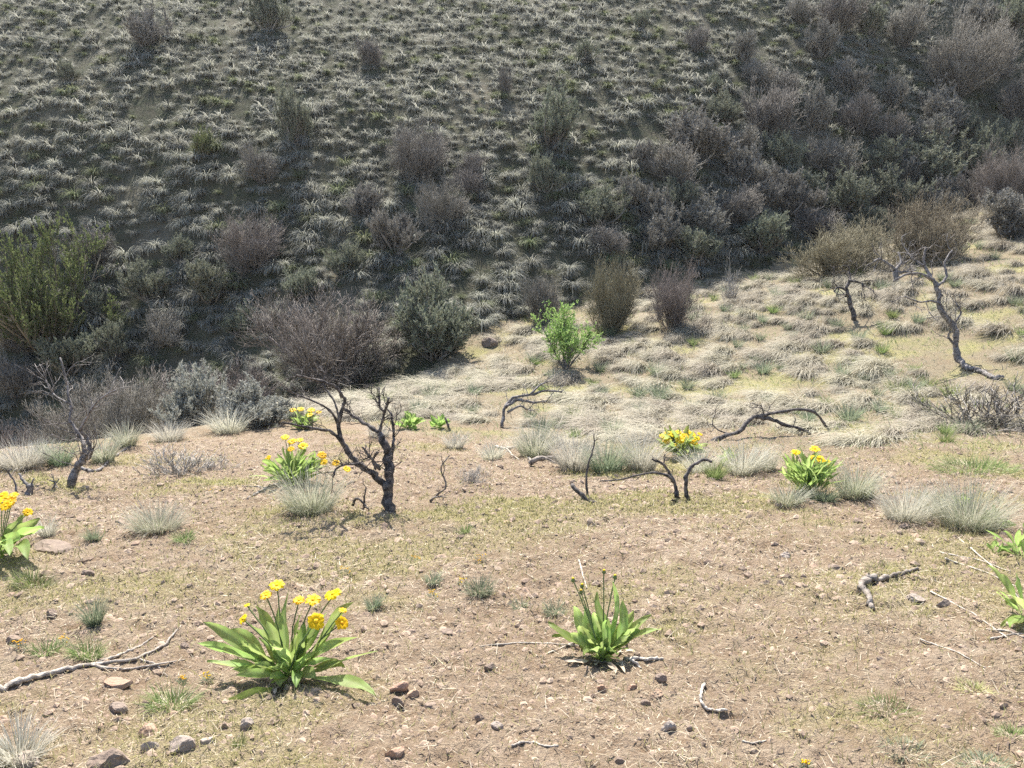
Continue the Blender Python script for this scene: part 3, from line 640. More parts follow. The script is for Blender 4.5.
exec_rows = [
# kind, u, v(base), width, height, label
('twig', 150, 48, 40, 36, 'grey shrub alone on the pale patch near the top left of the hillside'),
('sage', 270, 30, 42, 40, 'dark rounded sagebrush cut by the top edge, left of centre'),
('sage', 298, 142, 36, 50, 'narrow dark sagebrush casting a long shadow in the left of the hillside'),
('twig', 262, 182, 36, 36, 'small grey brown shrub just below the narrow dark sagebrush'),
('purple', 252, 268, 66, 52, 'wide purple grey shrub on the lower left hillside'),
('thicket', 418, 178, 62, 52, 'broad grey shrub on the hillside left of the centre, largest of its cluster'),
('twig', 472, 176, 26, 24, 'small grey shrub right beside the broad grey shrub left of the centre'),
('twig', 362, 216, 40, 30, 'low grey shrub below and left of the broad grey shrub'),
('thicket', 448, 226, 60, 44, 'grey shrub with long twigs just below the broad grey shrub left of the centre'),
('twig', 395, 252, 56, 40, 'grey brown shrub right above the big dark sagebrush in the gully'),
('sage', 550, 146, 48, 52, 'dark sagebrush with a green lit top in the middle of the hillside'),
('sage', 546, 192, 34, 36, 'small dark sagebrush directly below the green topped one'),
('twig', 505, 96, 14, 28, 'thin upright grey shrub alone above the middle of the hillside'),
('twig', 697, 52, 26, 26, 'small grey shrub high on the hillside right of the centre'),
('twig', 742, 62, 30, 28, 'small round shrub right of the small grey one high on the slope'),
('twig', 757, 88, 38, 30, 'grey shrub with twiggy crown a little above the pale pink clump'),
('sage', 714, 92, 18, 18, 'tiny dark bush standing left of the twiggy grey shrub'),
('twig', 820, 56, 32, 32, 'round grey shrub with a long shadow in the upper right'),
('twig', 800, 22, 30, 24, 'shrub at the top edge above the round grey shrub'),
('twig', 838, 32, 44, 40, 'dark twiggy shrub at the top edge right of the centre'),
('sage', 868, 34, 34, 34, 'dark sagebrush at the top edge beside the dark twiggy shrub'),
('twig', 766, 134, 58, 46, 'wide grey shrub below the upper right slope, leftmost of three in a row'),
('twig', 816, 134, 34, 46, 'tall grey shrub, the middle one of three in a row'),
('twig', 856, 132, 38, 38, 'grey purple shrub, rightmost of three in a row'),
('twig', 893, 108, 30, 30, 'small brown shrub just left of the largest hillside shrub'),
('twig', 902, 46, 34, 40, 'sparse grey shrub above and left of the largest hillside shrub'),
('thicket', 955, 92, 92, 72, 'largest bare grey brown shrub high on the right of the hillside'),
('twig', 942, 132, 50, 44, 'dark shrub in the shade directly below the largest hillside shrub'),
('sage', 1008, 34, 48, 42, 'grey green sagebrush in the top right corner'),
('twig', 975, 28, 40, 30, 'grey shrub at the top edge beside the corner sagebrush'),
('twig', 996, 74, 40, 36, 'grey shrub at the right edge right of the largest hillside shrub'),
('twig', 1016, 118, 38, 40, 'brown shrub cut by the right edge below the grey one'),
('twig', 703, 158, 66, 46, 'pale pinkish grey shrub, upper one of the dense pale clump'),
('twig', 676, 186, 56, 42, 'pale pinkish grey shrub, lower left one of the dense pale clump'),
('twig', 742, 186, 54, 40, 'pale grey shrub, lower right one of the dense pale clump'),
('twig', 640, 168, 30, 26, 'small grey shrub left of the dense pale clump'),
('twig', 832, 176, 52, 38, 'grey shrub halfway down the right side, left of the green sagebrush'),
('sage', 874, 172, 40, 32, 'small grey green sagebrush touching the wide green one'),
('sage', 930, 184, 86, 50, 'wide grey green sagebrush on the right, above the olive shrubs'),
('sage', 976, 178, 54, 48, 'dark sagebrush right of the wide grey green one'),
('twig', 788, 212, 58, 42, 'dusky shrub above and left of the brown olive shrub in the gully'),
('sage', 842, 214, 54, 40, 'dark sagebrush above the brown olive shrub in the gully'),
('sage', 892, 212, 56, 42, 'dark sagebrush below the wide grey green one'),
('sage', 600, 224, 46, 36, 'dark sagebrush on the lower hillside above the twin brown shrubs'),
('twig', 655, 226, 52, 38, 'grey shrub in the shade below the dense pale clump'),
('twig', 708, 236, 54, 40, 'dim grey shrub at the foot of the hillside, middle right'),
('sage', 758, 252, 50, 38, 'dark sagebrush at the hill foot left of the brown olive shrub'),
('sage', 700, 262, 44, 34, 'dark sagebrush at the hill foot above the sunny slope'),
('twig', 470, 196, 30, 28, 'thin shrub right of the long twigged grey shrub'),
('sage', 345, 276, 34, 32, 'small sagebrush above the big purple gully shrub'),
('sage', 212, 300, 40, 40, 'dark sagebrush below the wide purple grey shrub'),
('twig', 100, 262, 34, 34, 'grey shrub touching the right flank of the big green shrub'),
('sage', 150, 300, 44, 38, 'dark sagebrush right of the big green shrub'),
('leafy', 52, 345, 112, 116, 'big leafy green shrub in the left of the lower hillside'),
('leafy', 205, 154, 24, 26, 'tiny yellow tinged bush in the left of the hillside'),
('sage', 70, 82, 22, 20, 'small dark bush high in the left of the hillside'),
('twig', 372, 64, 26, 24, 'small dim shrub high left of the centre'),
('sage', 640, 30, 20, 18, 'tiny dark bush near the top right of the centre'),
('sage', 585, 62, 24, 20, 'tiny dark bush above and right of the green topped sagebrush'),
# gully
('purple', 335, 384, 128, 92, 'wide purple brown bare shrub behind the burnt tree, largest in the gully'),
('sage', 433, 356, 84, 78, 'big dark sagebrush with grey crown in the gully shade'),
('twig', 545, 322, 40, 48, 'dusky brown bare shrub behind the bright green sapling'),
('olive', 610, 332, 54, 72, 'tall olive brown shrub, leftmost of two above the sunny slope edge'),
('purple', 673, 328, 62, 62, 'reddish brown bare shrub right of the tall olive brown one'),
('olive', 836, 276, 100, 54, 'brown olive rounded shrub at the gully head, left of its twin'),
('olive', 922, 264, 92, 66, 'brown olive rounded shrub at the gully head behind the grey burnt tree'),
('purple', 1010, 206, 64, 58, 'pinkish brown shrub at the right edge above the sunny slope'),
('twig', 1012, 236, 56, 44, 'grey brown shrub at the right edge, lower one on the sunny slope rim'),
]
def gully_shrubs():
    for kind, u, v, wpx, hpx, d, lab in [
        ('purple', 12, 448, 66, 66, 17.5, 'brown bare shrub at the left edge behind the pale grass'),
        ('thicket', 92, 436, 90, 66, 16.5, 'grey branched shrub behind the small burnt tree on the left'),
        ('purple', 170, 416, 130, 74, 19.5, 'wide brown thicket shrub behind the round pale silvery one'),
        ('purple', 232, 400, 90, 62, 21, 'brown bare shrub between the wide thicket and the purple shrub'),
        ('silver', 192, 440, 70, 48, 15.4, 'round pale silvery sagebrush in front of the brown thicket on the left'),
        ('thicket', 130, 442, 80, 54, 15.5, 'pale grey bare shrub right of the small burnt tree'),
        ('silver', 255, 436, 74, 34, 14.5, 'low grey bush above the distant yellow flowers on the left'),
        ('thicket', 60, 440, 60, 44, 16.5, 'grey twiggy shrub behind the burnt tree at far left')]:
        shrub(kind, u, v, wpx * 1.0, hpx * 1.2, lab, 'shrubs in the gully', d=d)
for i, (k, u, v, wp, hp_, lab) in enumerate(exec_rows): shrub('grey' if k == 'twig' and i % 5 not in (1, 3) and not any(s in lab for s in ('twig', 'bare', 'sparse', 'thin')) else k, u, v, wp, hp_, lab, 'shrubs on the far hillside' if v < 300 else 'shrubs in the gully')
gully_shrubs()
for i, (u, v, wp, hp_) in enumerate([(800, 196, 44, 32), (762, 206, 40, 34), (735, 222, 46, 34), (682, 214, 44, 34), (630, 206, 36, 30), (818, 240, 44, 34), (872, 238, 44, 32), (935, 216, 46, 36), (985, 206, 44, 38), (1004, 156, 42, 38), (925, 152, 44, 34), (888, 146, 36, 32), (784, 168, 42, 32), (850, 92, 34, 30), (782, 98, 32, 28), (722, 124, 36, 30), (655, 250, 44, 34), (610, 256, 40, 30), (960, 140, 40, 34), (905, 184, 40, 34), (740, 154, 34, 28)]):
    shrub(('sage', 'grey', 'twig')[i % 3], u, v, wp, hp_, 'dark shrub crowded into the dense brush band on the right half of the hillside', 'shrubs crowded in the brush band')
for i, (u, v, wp, hp_) in enumerate([(20, 395, 46, 40), (70, 372, 44, 38), (118, 356, 40, 36), (165, 345, 42, 36), (95, 318, 36, 32), (240, 335, 36, 30), (20, 350, 40, 36), (180, 262, 30, 26), (300, 300, 36, 30)]):
    shrub('sage' if i % 3 else 'twig', u, v, wp, hp_, 'dark shrub in the shade at the foot of the hillside on the left', 'shrubs at the shaded hill foot')
shrub('low', 180, 474, 72, 36, 'low spidery grey shrub on the shoulder left of the yellow flowers')
shrub('low', 730, 303, 26, 40, 'small silvery shrub at the top edge of the sunny slope')
shrub('brown', 985, 426, 120, 44, 'brush pile of tangled dead branches at the right edge', name='brush_pile', cat='brush pile')
shrub('low', 215, 470, 40, 14, 'flat grey twig shrub touching the low spidery one')
shrub('low', 470, 482, 40, 20, 'small tangle of pale dead twigs right of the burnt tree')
# bright green sapling
rr = np.random.default_rng(77); q, D = hit(566, 369); k = D / F
a = stems(rr, 9, 46 * k, 1.0, 6, 0.22, 0.14, 0.02); b = grow(rr, a, 9, 0.3, 1, 0.7, 22 * k, 5, 0.3); c = grow(rr, b, 6, 0.2, 1, 0.65, 11 * k, 4, 0.3)
sp = empty('green_sapling', q); tag(sp, 'bright green leafy sapling at the bottom of the sunny slope', 'sapling')
m1 = MB(); tubes(m1, a, np.linspace(0.022, 0.010, 6)[None] * np.ones((len(a), 1)), 5); tubes(m1, b, np.linspace(0.009, 0.005, 5)[None] * np.ones((len(b), 1))); m1.build('trunk', M['grey_char'], sp)
m2 = MB(); leaflets(m2, rr, c, 9, 0.075, 0.034, 0.1, 0.8); leaflets(m2, rr, b, 5, 0.08, 0.04, 0.45, 0.8); m2.build('crown', M['sapling_leaf'], sp)

# ---------------------------------------------------------------- grass clumps on the shoulder
rng = np.random.default_rng(41)
def clump(u, v, wpx, hpx, mat, label, name='grass_clump', n=260, droop=0.7, group=None, lean=(0, 0, 0)):
    q, D = hit(u, v); W = wpx * D / F; H = hpx * D / F
    if 425 < v < 480 and u < 800: H *= rng.uniform(1.05, 1.4); n = int(n * 1.2)
    mb = MB(); az = rng.uniform(0, 2 * math.pi, n); rr_ = 0.30 * W * np.sqrt(rng.random(n))
    base = np.stack([np.cos(az) * rr_, np.sin(az) * rr_ * 0.9, np.zeros(n)], 1)
    base[:, 2] = height(base[:, 0] + q[0], base[:, 1] + q[1]) - q[2] - 0.01
    sp = math.atan2(W * 0.5, H) * 0.95
    e0 = math.pi / 2 - sp * (0.35 + 0.65 * rng.random(n)) * np.clip(rr_ / (0.15 * W), 0.35, 1.15)
    blades(mb, rng, base, az + rng.normal(0, 0.35, n), np.clip(e0, 0.2, 1.57), droop * rng.uniform(0.2, 1.7, n), H * rng.uniform(0.35, 1.15, n) ** 0.9, max(0.004, 0.9 * D / F * 0.55) * rng.uniform(0.7, 1.3, n), 4, lean)
    k = n // 4; ad = rng.uniform(0, 6.28, k); bd = np.stack([np.cos(ad) * W * .2, np.sin(ad) * W * .2, np.zeros(k)], 1) * rng.uniform(.3, 1.3, (k, 1)); bd[:, 2] = height(bd[:, 0] + q[0], bd[:, 1] + q[1]) - q[2]
    blades(mb, rng, bd, ad + rng.normal(0, .8, k), rng.uniform(-.05, .6, k), rng.uniform(0, .9, k), min(W, H * 1.5) * rng.uniform(.2, .55, k), max(0.0035, 0.9 * D / F * 0.5) * rng.uniform(.7, 1.3, k), 3, mi=1)
    o = mb.build(name, [M[mat], M['litter']], loc=q); return tag(o, label, 'grass clump', group)
for row in [
 (312, 513, 64, 56, 'grey_grass', 'grey green grass clump directly left of the burnt tree in the middle', 420),
 (158, 531, 64, 36, 'grey_grass', 'wide grey green clump on the shoulder above the left flowers', 380),
 (185, 540, 26, 14, 'green_grass', 'little fresh green clump touching the wide grey clump', 120),
 (95, 624, 22, 36, 'bluish_grass', 'small upright grey green clump above the long dead branch', 120),
 (32, 586, 46, 20, 'green_grass', 'low green clump below the broad leaved flowers at left edge', 220),
 (48, 536, 20, 26, 'silver_grass', 'small pale clump touching the leaves of the left edge flowers', 120),
 (94, 540, 20, 18, 'bluish_grass', 'tiny bluish clump between the left edge flowers and the wide clump', 100),
 (480, 592, 32, 22, 'bluish_grass', 'bluish green clump in the middle of the bare ground', 160),
 (433, 582, 20, 14, 'bluish_grass', 'tiny bluish clump left of the bluish green one', 90),
 (374, 608, 18, 18, 'bluish_grass', 'tiny grey green clump right behind the nearest flowers', 90),
 (555, 612, 26, 16, 'bluish_grass', 'sparse bluish clump touching the budding plant on its left', 90),
 (520, 606, 18, 10, 'bluish_grass', 'faint bluish sprig left of the sparse clump by the budding plant', 60),
 (172, 706, 60, 28, 'green_grass', 'thin green clump below the tip of the long dead branch', 150),
 (88, 658, 40, 24, 'green_grass', 'thin green clump above the long dead branch', 130),
 (46, 652, 34, 18, 'green_grass', 'small thin green clump at left above the long dead branch', 90),
 (240, 745, 12, 14, 'green_grass', 'tiny green sprig near the bottom below the nearest flowers', 40),
 (18, 760, 60, 46, 'silver_grass', 'pale dry clump in the bottom left corner', 200),
 (465, 532, 16, 12, 'green_grass', 'small green sprig on the grassy strip in the middle', 70),
 (968, 527, 80, 58, 'grey_grass', 'largest pale grey clump at the right end of the shoulder', 560),
 (905, 520, 56, 46, 'silver_grass', 'pale clump immediately left of the largest clump on the right', 320),
 (855, 497, 46, 42, 'grey_grass', 'grey clump right of the yellow flowers on the right', 300),
 (787, 503, 42, 26, 'grey_grass', 'low grey clump in front of the yellow flowers on the right', 220),
 (822, 501, 36, 24, 'bluish_grass', 'low bluish clump in front of the yellow flowers on the right', 180),
 (866, 498, 18, 16, 'green_grass', 'tiny green clump at the foot of the grey one on the right', 80),
 (935, 515, 36, 36, 'grey_grass', 'grey clump squeezed between two pale clumps on the right', 220),
 (535, 455, 46, 34, 'grey_grass', 'grey green clump on the rim left of the upright stick', 260),
 (575, 470, 46, 36, 'silver_grass', 'pale clump on the rim right behind the upright stick', 260),
 (607, 472, 46, 38, 'bluish_grass', 'bluish clump on the rim right of the upright stick', 260),
 (640, 468, 44, 32, 'silver_grass', 'pale clump on the rim left of the yellow flower mound', 260),
 (700, 472, 38, 26, 'silver_grass', 'pale clump under the right side of the yellow flower mound', 200),
 (742, 474, 46, 30, 'silver_grass', 'pale clump on the rim below the fallen branch', 240),
 (765, 470, 30, 22, 'grey_grass', 'small grey clump left of the yellow flowers on the right', 150),
 (715, 478, 24, 20, 'green_grass', 'small fresh clump beside the bent burnt stub', 120),
 (22, 468, 60, 30, 'silver_grass', 'pale clump at the left edge behind the burnt stump', 300),
 (60, 466, 30, 26, 'bluish_grass', 'grey green clump behind the left burnt tree trunk', 160),
 (40, 462, 40, 26, 'silver_grass', 'pale clump between the stump and the left burnt tree', 200),
 (104, 462, 30, 28, 'grey_grass', 'grey clump just right of the left burnt tree trunk', 180),
 (126, 446, 30, 24, 'grey_grass', 'grey clump at the end of the fallen limb on the left', 160),
 (170, 440, 40, 20, 'silver_grass', 'pale clump at the rim above the spidery shrub', 160),
 (228, 432, 46, 24, 'silver_grass', 'pale clump at the rim below the brown thicket', 200),
 (455, 448, 26, 18, 'silver_grass', 'small pale clump left of the pale twisted twig', 120),
 (492, 458, 28, 18, 'silver_grass', 'small pale clump above the twisted log', 120),
 (380, 436, 26, 16, 'silver_grass', 'small pale clump behind the crown of the central burnt tree', 100),
 (888, 712, 80, 18, 'green_grass', 'thin yellow green patch of grass in the lower right', 150),
 (985, 762, 70, 15, 'bluish_grass', 'bluish green patch of grass in the bottom right corner', 190),
 (905, 752, 66, 13, 'bluish_grass', 'faint bluish patch of grass left of the corner patch', 120),
 (975, 690, 46, 13, 'fuzz', 'yellow green patch of grass at the lower right edge', 120),
 (1012, 735, 44, 15, 'green_grass', 'green patch of grass cut by the right edge at the bottom', 100),
 (975, 468, 120, 22, 'green_grass', 'spreading dark green patch below the brush pile on the right', 420),
 (880, 572, 40, 14, 'fuzz', 'short grass growing around the forked dead branch', 100),
]: clump(*row[:6], n=int(row[6] * 2.0))
# ---------------------------------------------------------------- yellow arrowleaf flowers
rng = np.random.default_rng(53)
def leaf(mb, r, base, tip, width, arch, roll=None, rows=11, pet=0.3):
    base = np.asarray(base, float); tip = np.asarray(tip, float); L = np.linalg.norm(tip - base)
    ctrl = base * 0.45 + tip * 0.55 + np.array([r.normal(0, .07) * L, r.normal(0, .07) * L, arch * L])
    t = np.linspace(0, 1, rows)[:, None]
    Pc = (1 - t) ** 2 * base + 2 * t * (1 - t) * ctrl + t * t * tip
    lat = unit(np.cross(tip - base, [0.1, 0.2, 1.0])); Pc = Pc + lat * (np.sin(math.pi * t) * r.normal(0, .06) + np.sin(2 * math.pi * t) * r.normal(0, .035)) * L
    T = unit(np.gradient(Pc, axis=0)); ax = unit(tip - base)
    ref = np.array([0, 0, 1.0]) if abs(ax[2]) < 0.8 else np.array([r.normal() * 0.6, -1.0, 0.2])
    S = unit(np.cross(T, ref)); Nn = np.cross(S, T)
    a = (r.normal(0, 0.6) if roll is None else roll) + np.linspace(0, r.normal(0, 0.9), rows)
    S2 = S * np.cos(a)[:, None] + Nn * np.sin(a)[:, None]; N2 = np.cross(S2, T); N2 *= np.sign(N2[:, 2:3] + 1e-6)
    s = t[:, 0]; b = np.clip((s - pet) / (1 - pet), 0, 1)
    prof = np.where(s < pet, 0.10, np.maximum(0.08 * (1 - b), np.sin(math.pi * np.clip(b * 0.93 + 0.05, 0, 1) ** 0.72) ** 0.85))
    prof[-1] = 0.02
    wv = width * 0.5 * prof; cols = np.array([-1, -0.5, 0, 0.5, 1.0]); fold = r.uniform(0.15, 0.55)
    wav = 0.12 * width * np.sin(s * r.uniform(10, 16) + r.uniform(0, 6))[:, None] * (np.abs(cols) > 0.9)[None] * np.sign(cols)[None] * (s > pet)[:, None]
    V = Pc[:, None] + S2[:, None] * (wv[:, None] * cols[None])[..., None] + N2[:, None] * (np.abs(cols)[None] * wv[:, None] * fold + wav)[..., None]
    idx = np.arange(rows * 5).reshape(rows, 5); Q = np.stack([idx[:-1, :-1], idx[:-1, 1:], idx[1:, 1:], idx[1:, :-1]], -1).reshape(-1, 4)
    A = np.zeros((rows, 5, 3)); A[..., 0] = r.random(); A[..., 1] = r.random(); A[..., 2] = np.where(cols == 0, 1.0, 0.15)[None]
    mb.add(V, Q, None, A.reshape(-1, 3))
def flower(par, r, base, c, nrm, rad, petals=16, stem=True):
    nrm = unit(np.asarray(nrm, float)); u = unit(np.cross(nrm, [0.37, 0.2, 0.9])); vv = np.cross(nrm, u)
    m = MB()
    for k in range(petals):
        a = 2 * math.pi * k / petals + r.normal(0, 0.07); d = u * math.cos(a) + vv * math.sin(a); s = np.cross(nrm, d)
        ln = rad * r.uniform(0.88, 1.08); ww = rad * 0.235; dr = r.uniform(-0.12, 0.22)
        rows = [(0.20, 0.55, 0.0), (0.5, 1.0, 0.10), (0.8, 1.0, 0.06), (1.0, 0.45, -0.02)]
        V = []
        for (f, wf, h) in rows:
            p = c + d * ln * f + nrm * rad * (h - dr * f * f); V += [p - s * ww * wf + nrm * 0.04 * rad, p, p + s * ww * wf + nrm * 0.04 * rad]
        Q = []
        for i in range(3): Q += [(3 * i, 3 * i + 1, 3 * i + 4, 3 * i + 3), (3 * i + 1, 3 * i + 2, 3 * i + 5, 3 * i + 4)]
        m.add(V, Q, None, (r.random(), 0.5, 0.5))
    fo = m.build('flower', M['petal'], par)
    dv, dt = ico(2); h = dv @ np.array([0, 0, 1.0]); dm = MB()
    rr_ = rad * 0.25 * (1 + 0.10 * r.normal(size=len(dv)))
    W = c + (u * dv[:, :1] + vv * dv[:, 1:2]) * rr_[:, None] + nrm * (np.where(h > 0, h * rad * 0.22, h * rad * 0.10) + 0.02 * rad)[:, None]
    dm.add(W, None, dt, (r.random(), 0.5, 0.5)); dm.build('flower_disc', M['disc'], fo)
    if stem:
        mid = base * 0.5 + c * 0.5 + np.array([r.normal(0, 0.012), r.normal(0, 0.012), 0.03]); st = MB()
        limb(st, r, [base, mid, c - nrm * rad * 0.12], 0.0042, 0.0034, 6, 6, 0.03)
        cup = [c - nrm * rad * 0.34, c - nrm * rad * 0.2, c - nrm * rad * 0.02]
        a = np.arange(9) * 2 * math.pi / 9; V = []
        for p, q in zip(cup, (0.08, 0.26, 0.34)): V += [p + rad * q * (u * math.cos(x) + vv * math.sin(x)) for x in a]
        i = np.arange(27).reshape(3, 9); nx = np.roll(i, -1, 1); st.add(V, np.stack([i[:-1], nx[:-1], nx[1:], i[1:]], -1).reshape(-1, 4), None, 0.5)
        st.build('flower_stem', M['balsam_stem'], par)
def balsam(u, v, label, leaves, heads, nrand=0, rwidth=0.05, rlen=(0.2, 0.3), seed=1, split=True, headr=0.038, buds=(), rspread=1.25, name='arrowleaf_plant', group=None, br=0.035, dead=0):
    r = np.random.default_rng(seed); q, D = hit(u, v); e = empty(name, q); tag(e, label, 'flower plant', group)
    mbs = []
    def bl():
        a = r.uniform(0, 6.28); return np.array([math.cos(a), math.sin(a), 0]) * br * math.sqrt(r.random()) + np.array([0, 0, -0.01])
    one = MB()
    for (tu, tv, dd, wd, arch) in leaves:
        m = MB() if split else one
        leaf(m, r, bl(), px(tu, tv, D + dd) - q, wd * 1.15, arch)
        if split: m.build('leaf', M['balsam_leaf'], e)
    for i in range(nrand):
        m = MB() if split else one
        az = r.uniform(0, 6.28); el = math.pi / 2 - rspread * math.sqrt(r.random()); L = r.uniform(*rlen)
        tip = L * np.array([math.cos(az) * math.cos(el), math.sin(az) * math.cos(el), math.sin(el)])
        leaf(m, r, bl(), tip, rwidth * r.uniform(0.7, 1.4), r.uniform(-0.05, 0.35))
        if split: m.build('leaf', M['balsam_leaf'], e)
    for i in range(dead):
        m = MB(); az = r.uniform(0, 6.28); L = r.uniform(.12, .26); b = np.array([math.cos(az), math.sin(az), 0]) * .04; tp = np.array([math.cos(az), math.sin(az), 0]) * L
        tp[2] = hz(q[0] + tp[0], q[1] + tp[1]) - q[2] + .012; leaf(m, r, b, tp, .03, .08); tag(m.build('leaf', M['litter'], e), 'withered straw coloured leaf')
    if not split: one.build('foliage', M['balsam_leaf'], e)
    for (hu, hv, dd, sc, nrm) in heads:
        flower(e, r, bl(), px(hu, hv, D + dd) - q, nrm, headr * sc)
    for (hu, hv, dd) in buds:
        st = MB(); c = px(hu, hv, D + dd) - q; b = bl(); limb(st, r, [b, (b + c) / 2 + np.array([0, 0, .02]), c], 0.0045, 0.0035, 6, 6, 0.03); st.build('flower_stem', M['balsam_stem'], e)
        bd = MB(); V, T = ico(2); V = V * np.array([1, 1, 1.25]) * 0.011 * (1 + 0.12 * r.normal(size=(len(V), 1))); bd.add(V + c, None, T, np.stack([np.full(len(V), .5), r.random(len(V)), np.zeros(len(V))], 1)); bo = bd.build('bud', M['balsam_stem'], e)
        tp = MB(); V2, T2 = ico(1); tp.add(V2 * np.array([0.008, 0.008, 0.006]) + c + np.array([0, 0, 0.012]), None, T2, 0.5); tp.build('bud_tip', M['disc'], bo)
    return e
UP = (0.0, -0.25, 1.0)
balsam(290, 676, 'nearest yellow flowered plant with long green leaves, on the left of the bare ground',
  [(197, 643, .05, .065, .10), (207, 661, -.05, .06, .06), (203, 622, .10, .055, .14), (199, 717, -.34, .065, .10), (223, 631, .08, .07, .15), (378, 651, .05, .065, .12), (376, 696, -.22, .06, .12),
   (358, 637, .12, .06, .14), (354, 602, .1, .06, .08), (289, 589, -.03, .05, .0), (256, 606, .1, .06, .06), (278, 608, .12, .06, .04), (314, 635, -.08, .05, .1), (327, 612, .05, .06, .05), (281, 686, -.18, .06, .35),
   (315, 679, -.16, .06, .30), (342, 640, -.05, .05, .14), (240, 640, .0, .05, .14), (300, 615, .1, .055, .05), (266, 620, -.02, .05, .06), (338, 622, .1, .055, .08), (250, 625, .12, .06, .1), (320, 650, -.1, .045, .1), (296, 688, -.2, .05, .4), (262, 668, -.12, .05, .3), (345, 668, .0, .05, .2), (271, 640, -.1, .045, .1), (305, 640, -.1, .045, .05)],
  [(277, 585, .02, 1.05, UP), (266, 595, -.02, .85, UP), (313, 600, 0, 1.05, (0.05, -0.2, 1)), (333, 594, .05, 1.2, (-0.35, -0.15, 1)), (316, 621, -.12, 1.15, (0.15, -0.75, 0.8)), (342, 623, .0, .95, (0.5, -0.5, 0.7)),
   (243, 619, .0, .8, (-0.6, -0.3, 0.6)), (299, 600, .1, .85, UP), (343, 610, .08, .6, (0.3, 0, 1)), (247, 605, .05, .45, (-0.3, 0, 1))], nrand=30, rwidth=.042, rlen=(.14, .32), seed=3, dead=5)
balsam(603, 657, 'budding green plant without open flowers in the middle of the bare ground',
  [(548, 622, .05, .06, .12), (552, 636, -.03, .06, .10), (574, 606, .08, .055, .1), (585, 604, .08, .05, .06), (597, 592, .05, .05, .03), (612, 580, .0, .035, .0), (622, 600, .06, .06, .05), (634, 610, .08, .055, .08), (651, 615, .08, .05, .1), (661, 629, .02, .045, .1),
   (588, 650, -.14, .05, .3), (618, 654, -.16, .055, .35), (630, 635, -.05, .05, .15), (580, 626, -.05, .05, .15), (642, 630, .0, .05, .15), (606, 620, -.06, .05, .08), (594, 612, -.02, .05, .05), (618, 616, -.02, .045, .05), (570, 633, -.05, .05, .18), (602, 642, -.13, .05, .2), (626, 620, .06, .06, .08), (640, 622, .03, .05, .1)],
  [], nrand=24, rwidth=.042, rlen=(.10, .22), seed=8, dead=9, buds=[(573, 580, 0), (581, 592, -.02), (604, 572, .03), (615, 577, .04), (582, 586, .03)])
balsam(-2, 556, 'broad leaved yellow flower plant cut by the left edge',
  [(40, 518, 0, .09, .1), (44, 528, -.2, .09, .15), (22, 515, .1, .085, .05), (10, 556, -.5, .09, .3), (20, 540, -.3, .09, .2), (28, 560, -.5, .085, .3), (-4, 530, -.2, .09, .1), (14, 525, .1, .1, .1), (30, 512, .2, .09, .1), (-12, 540, -.3, .09, .1), (6, 540, -.35, .085, .15), (33, 532, -.1, .1, .15)],
  [(2, 496, 0, 1.4, (0, -.4, 1)), (10, 501, .1, 1.3, (.3, -.4, 1)), (-4, 503, -.1, 1.3, (0, -.5, 1)), (28, 512, .1, 1.0, (.4, -.4, .8)), (6, 506, -.15, 1.2, (0, -.6, 1)), (14, 495, .15, 1.0, (.1, -.2, 1))], nrand=10, rwidth=.08, rlen=(.25, .42), seed=12)
S = dict(split=False)
balsam(292, 484, 'leafy yellow flower plant left of the burnt tree behind the grass clump', [], [(285, 437, 0, 1.1, UP), (292, 441, .1, 1.2, (0, -.4, 1)), (303, 446, 0, 1.25, (.1, -.5, 1)), (291, 449, -.1, .9, (0, -.5, 1)), (268, 458, 0, .9, (-.4, -.4, .8)), (322, 455, 0, 1.2, (.3, -.4, .8)), (336, 463, 0, 1.0, (.3, -.5, .8)), (347, 469, 0, 1.0, (.3, -.4, .8)), (300, 440, .1, .9, UP), (324, 462, -.05, 1.0, (0, -.6, 1))], nrand=90, rwidth=.05, rlen=(.24, .50), seed=14, headr=.045, **S)
balsam(306, 428, 'small distant yellow flowers at the rim behind the burnt tree', [], [(293, 410, 0, 1.2, (0, -.3, 1)), (301, 409, 0, 1.3, (0, -.3, 1)), (311, 410, 0, 1.4, (0, -.3, 1)), (319, 412, 0, 1.0, (0, -.3, 1)), (310, 415, -.1, 1.2, (0, -.3, 1))], nrand=30, rwidth=.09, rlen=(.22, .36), seed=15, headr=.05, **S)
balsam(681, 456, 'dense mound of yellow flowers on the rim right of the centre', [], [(672, 434, 0, 1.2, (0, -.4, 1)), (684, 436, 0, 1.3, (0, -.4, 1)), (667, 440, -.05, 1.3, (-.2, -.5, 1)), (680, 440, -.1, 1.4, (0, -.5, 1)), (692, 434, .1, 1.2, (.2, -.3, 1)), (697, 438, 0, 1.1, (.3, -.4, 1)), (675, 446, -.15, 1.0, (-.1, -.7, 1)), (695, 443, -.1, 1.1, (.3, -.6, .8)), (687, 431, .15, 1.1, (0, -.2, 1)), (662, 436, .05, 1.0, (-.4, -.3, .8)), (700, 434, .1, .9, (.3, -.2, 1)), (678, 432, .1, 1.1, UP), (667, 433, .1, 1.0, UP), (690, 441, -.1, 1.2, (0, -.6, 1))], nrand=70, rwidth=.06, rlen=(.26, .46), seed=16, headr=.047, **S)
balsam(807, 492, 'yellow flowers over long upright leaves at the right end of the shoulder', [], [(796, 452, 0, 1.1, UP), (815, 449, .1, 1.3, (0, -.2, 1)), (814, 459, 0, 1.2, (0, -.4, 1)), (824, 462, 0, 1.2, (.2, -.5, 1)), (830, 463, .1, 1.0, (.3, -.3, 1)), (820, 458, .1, 1.0, UP)], nrand=110, rwidth=.034, rlen=(.26, .50), seed=17, headr=.045, rspread=1.0, br=.12, **S)
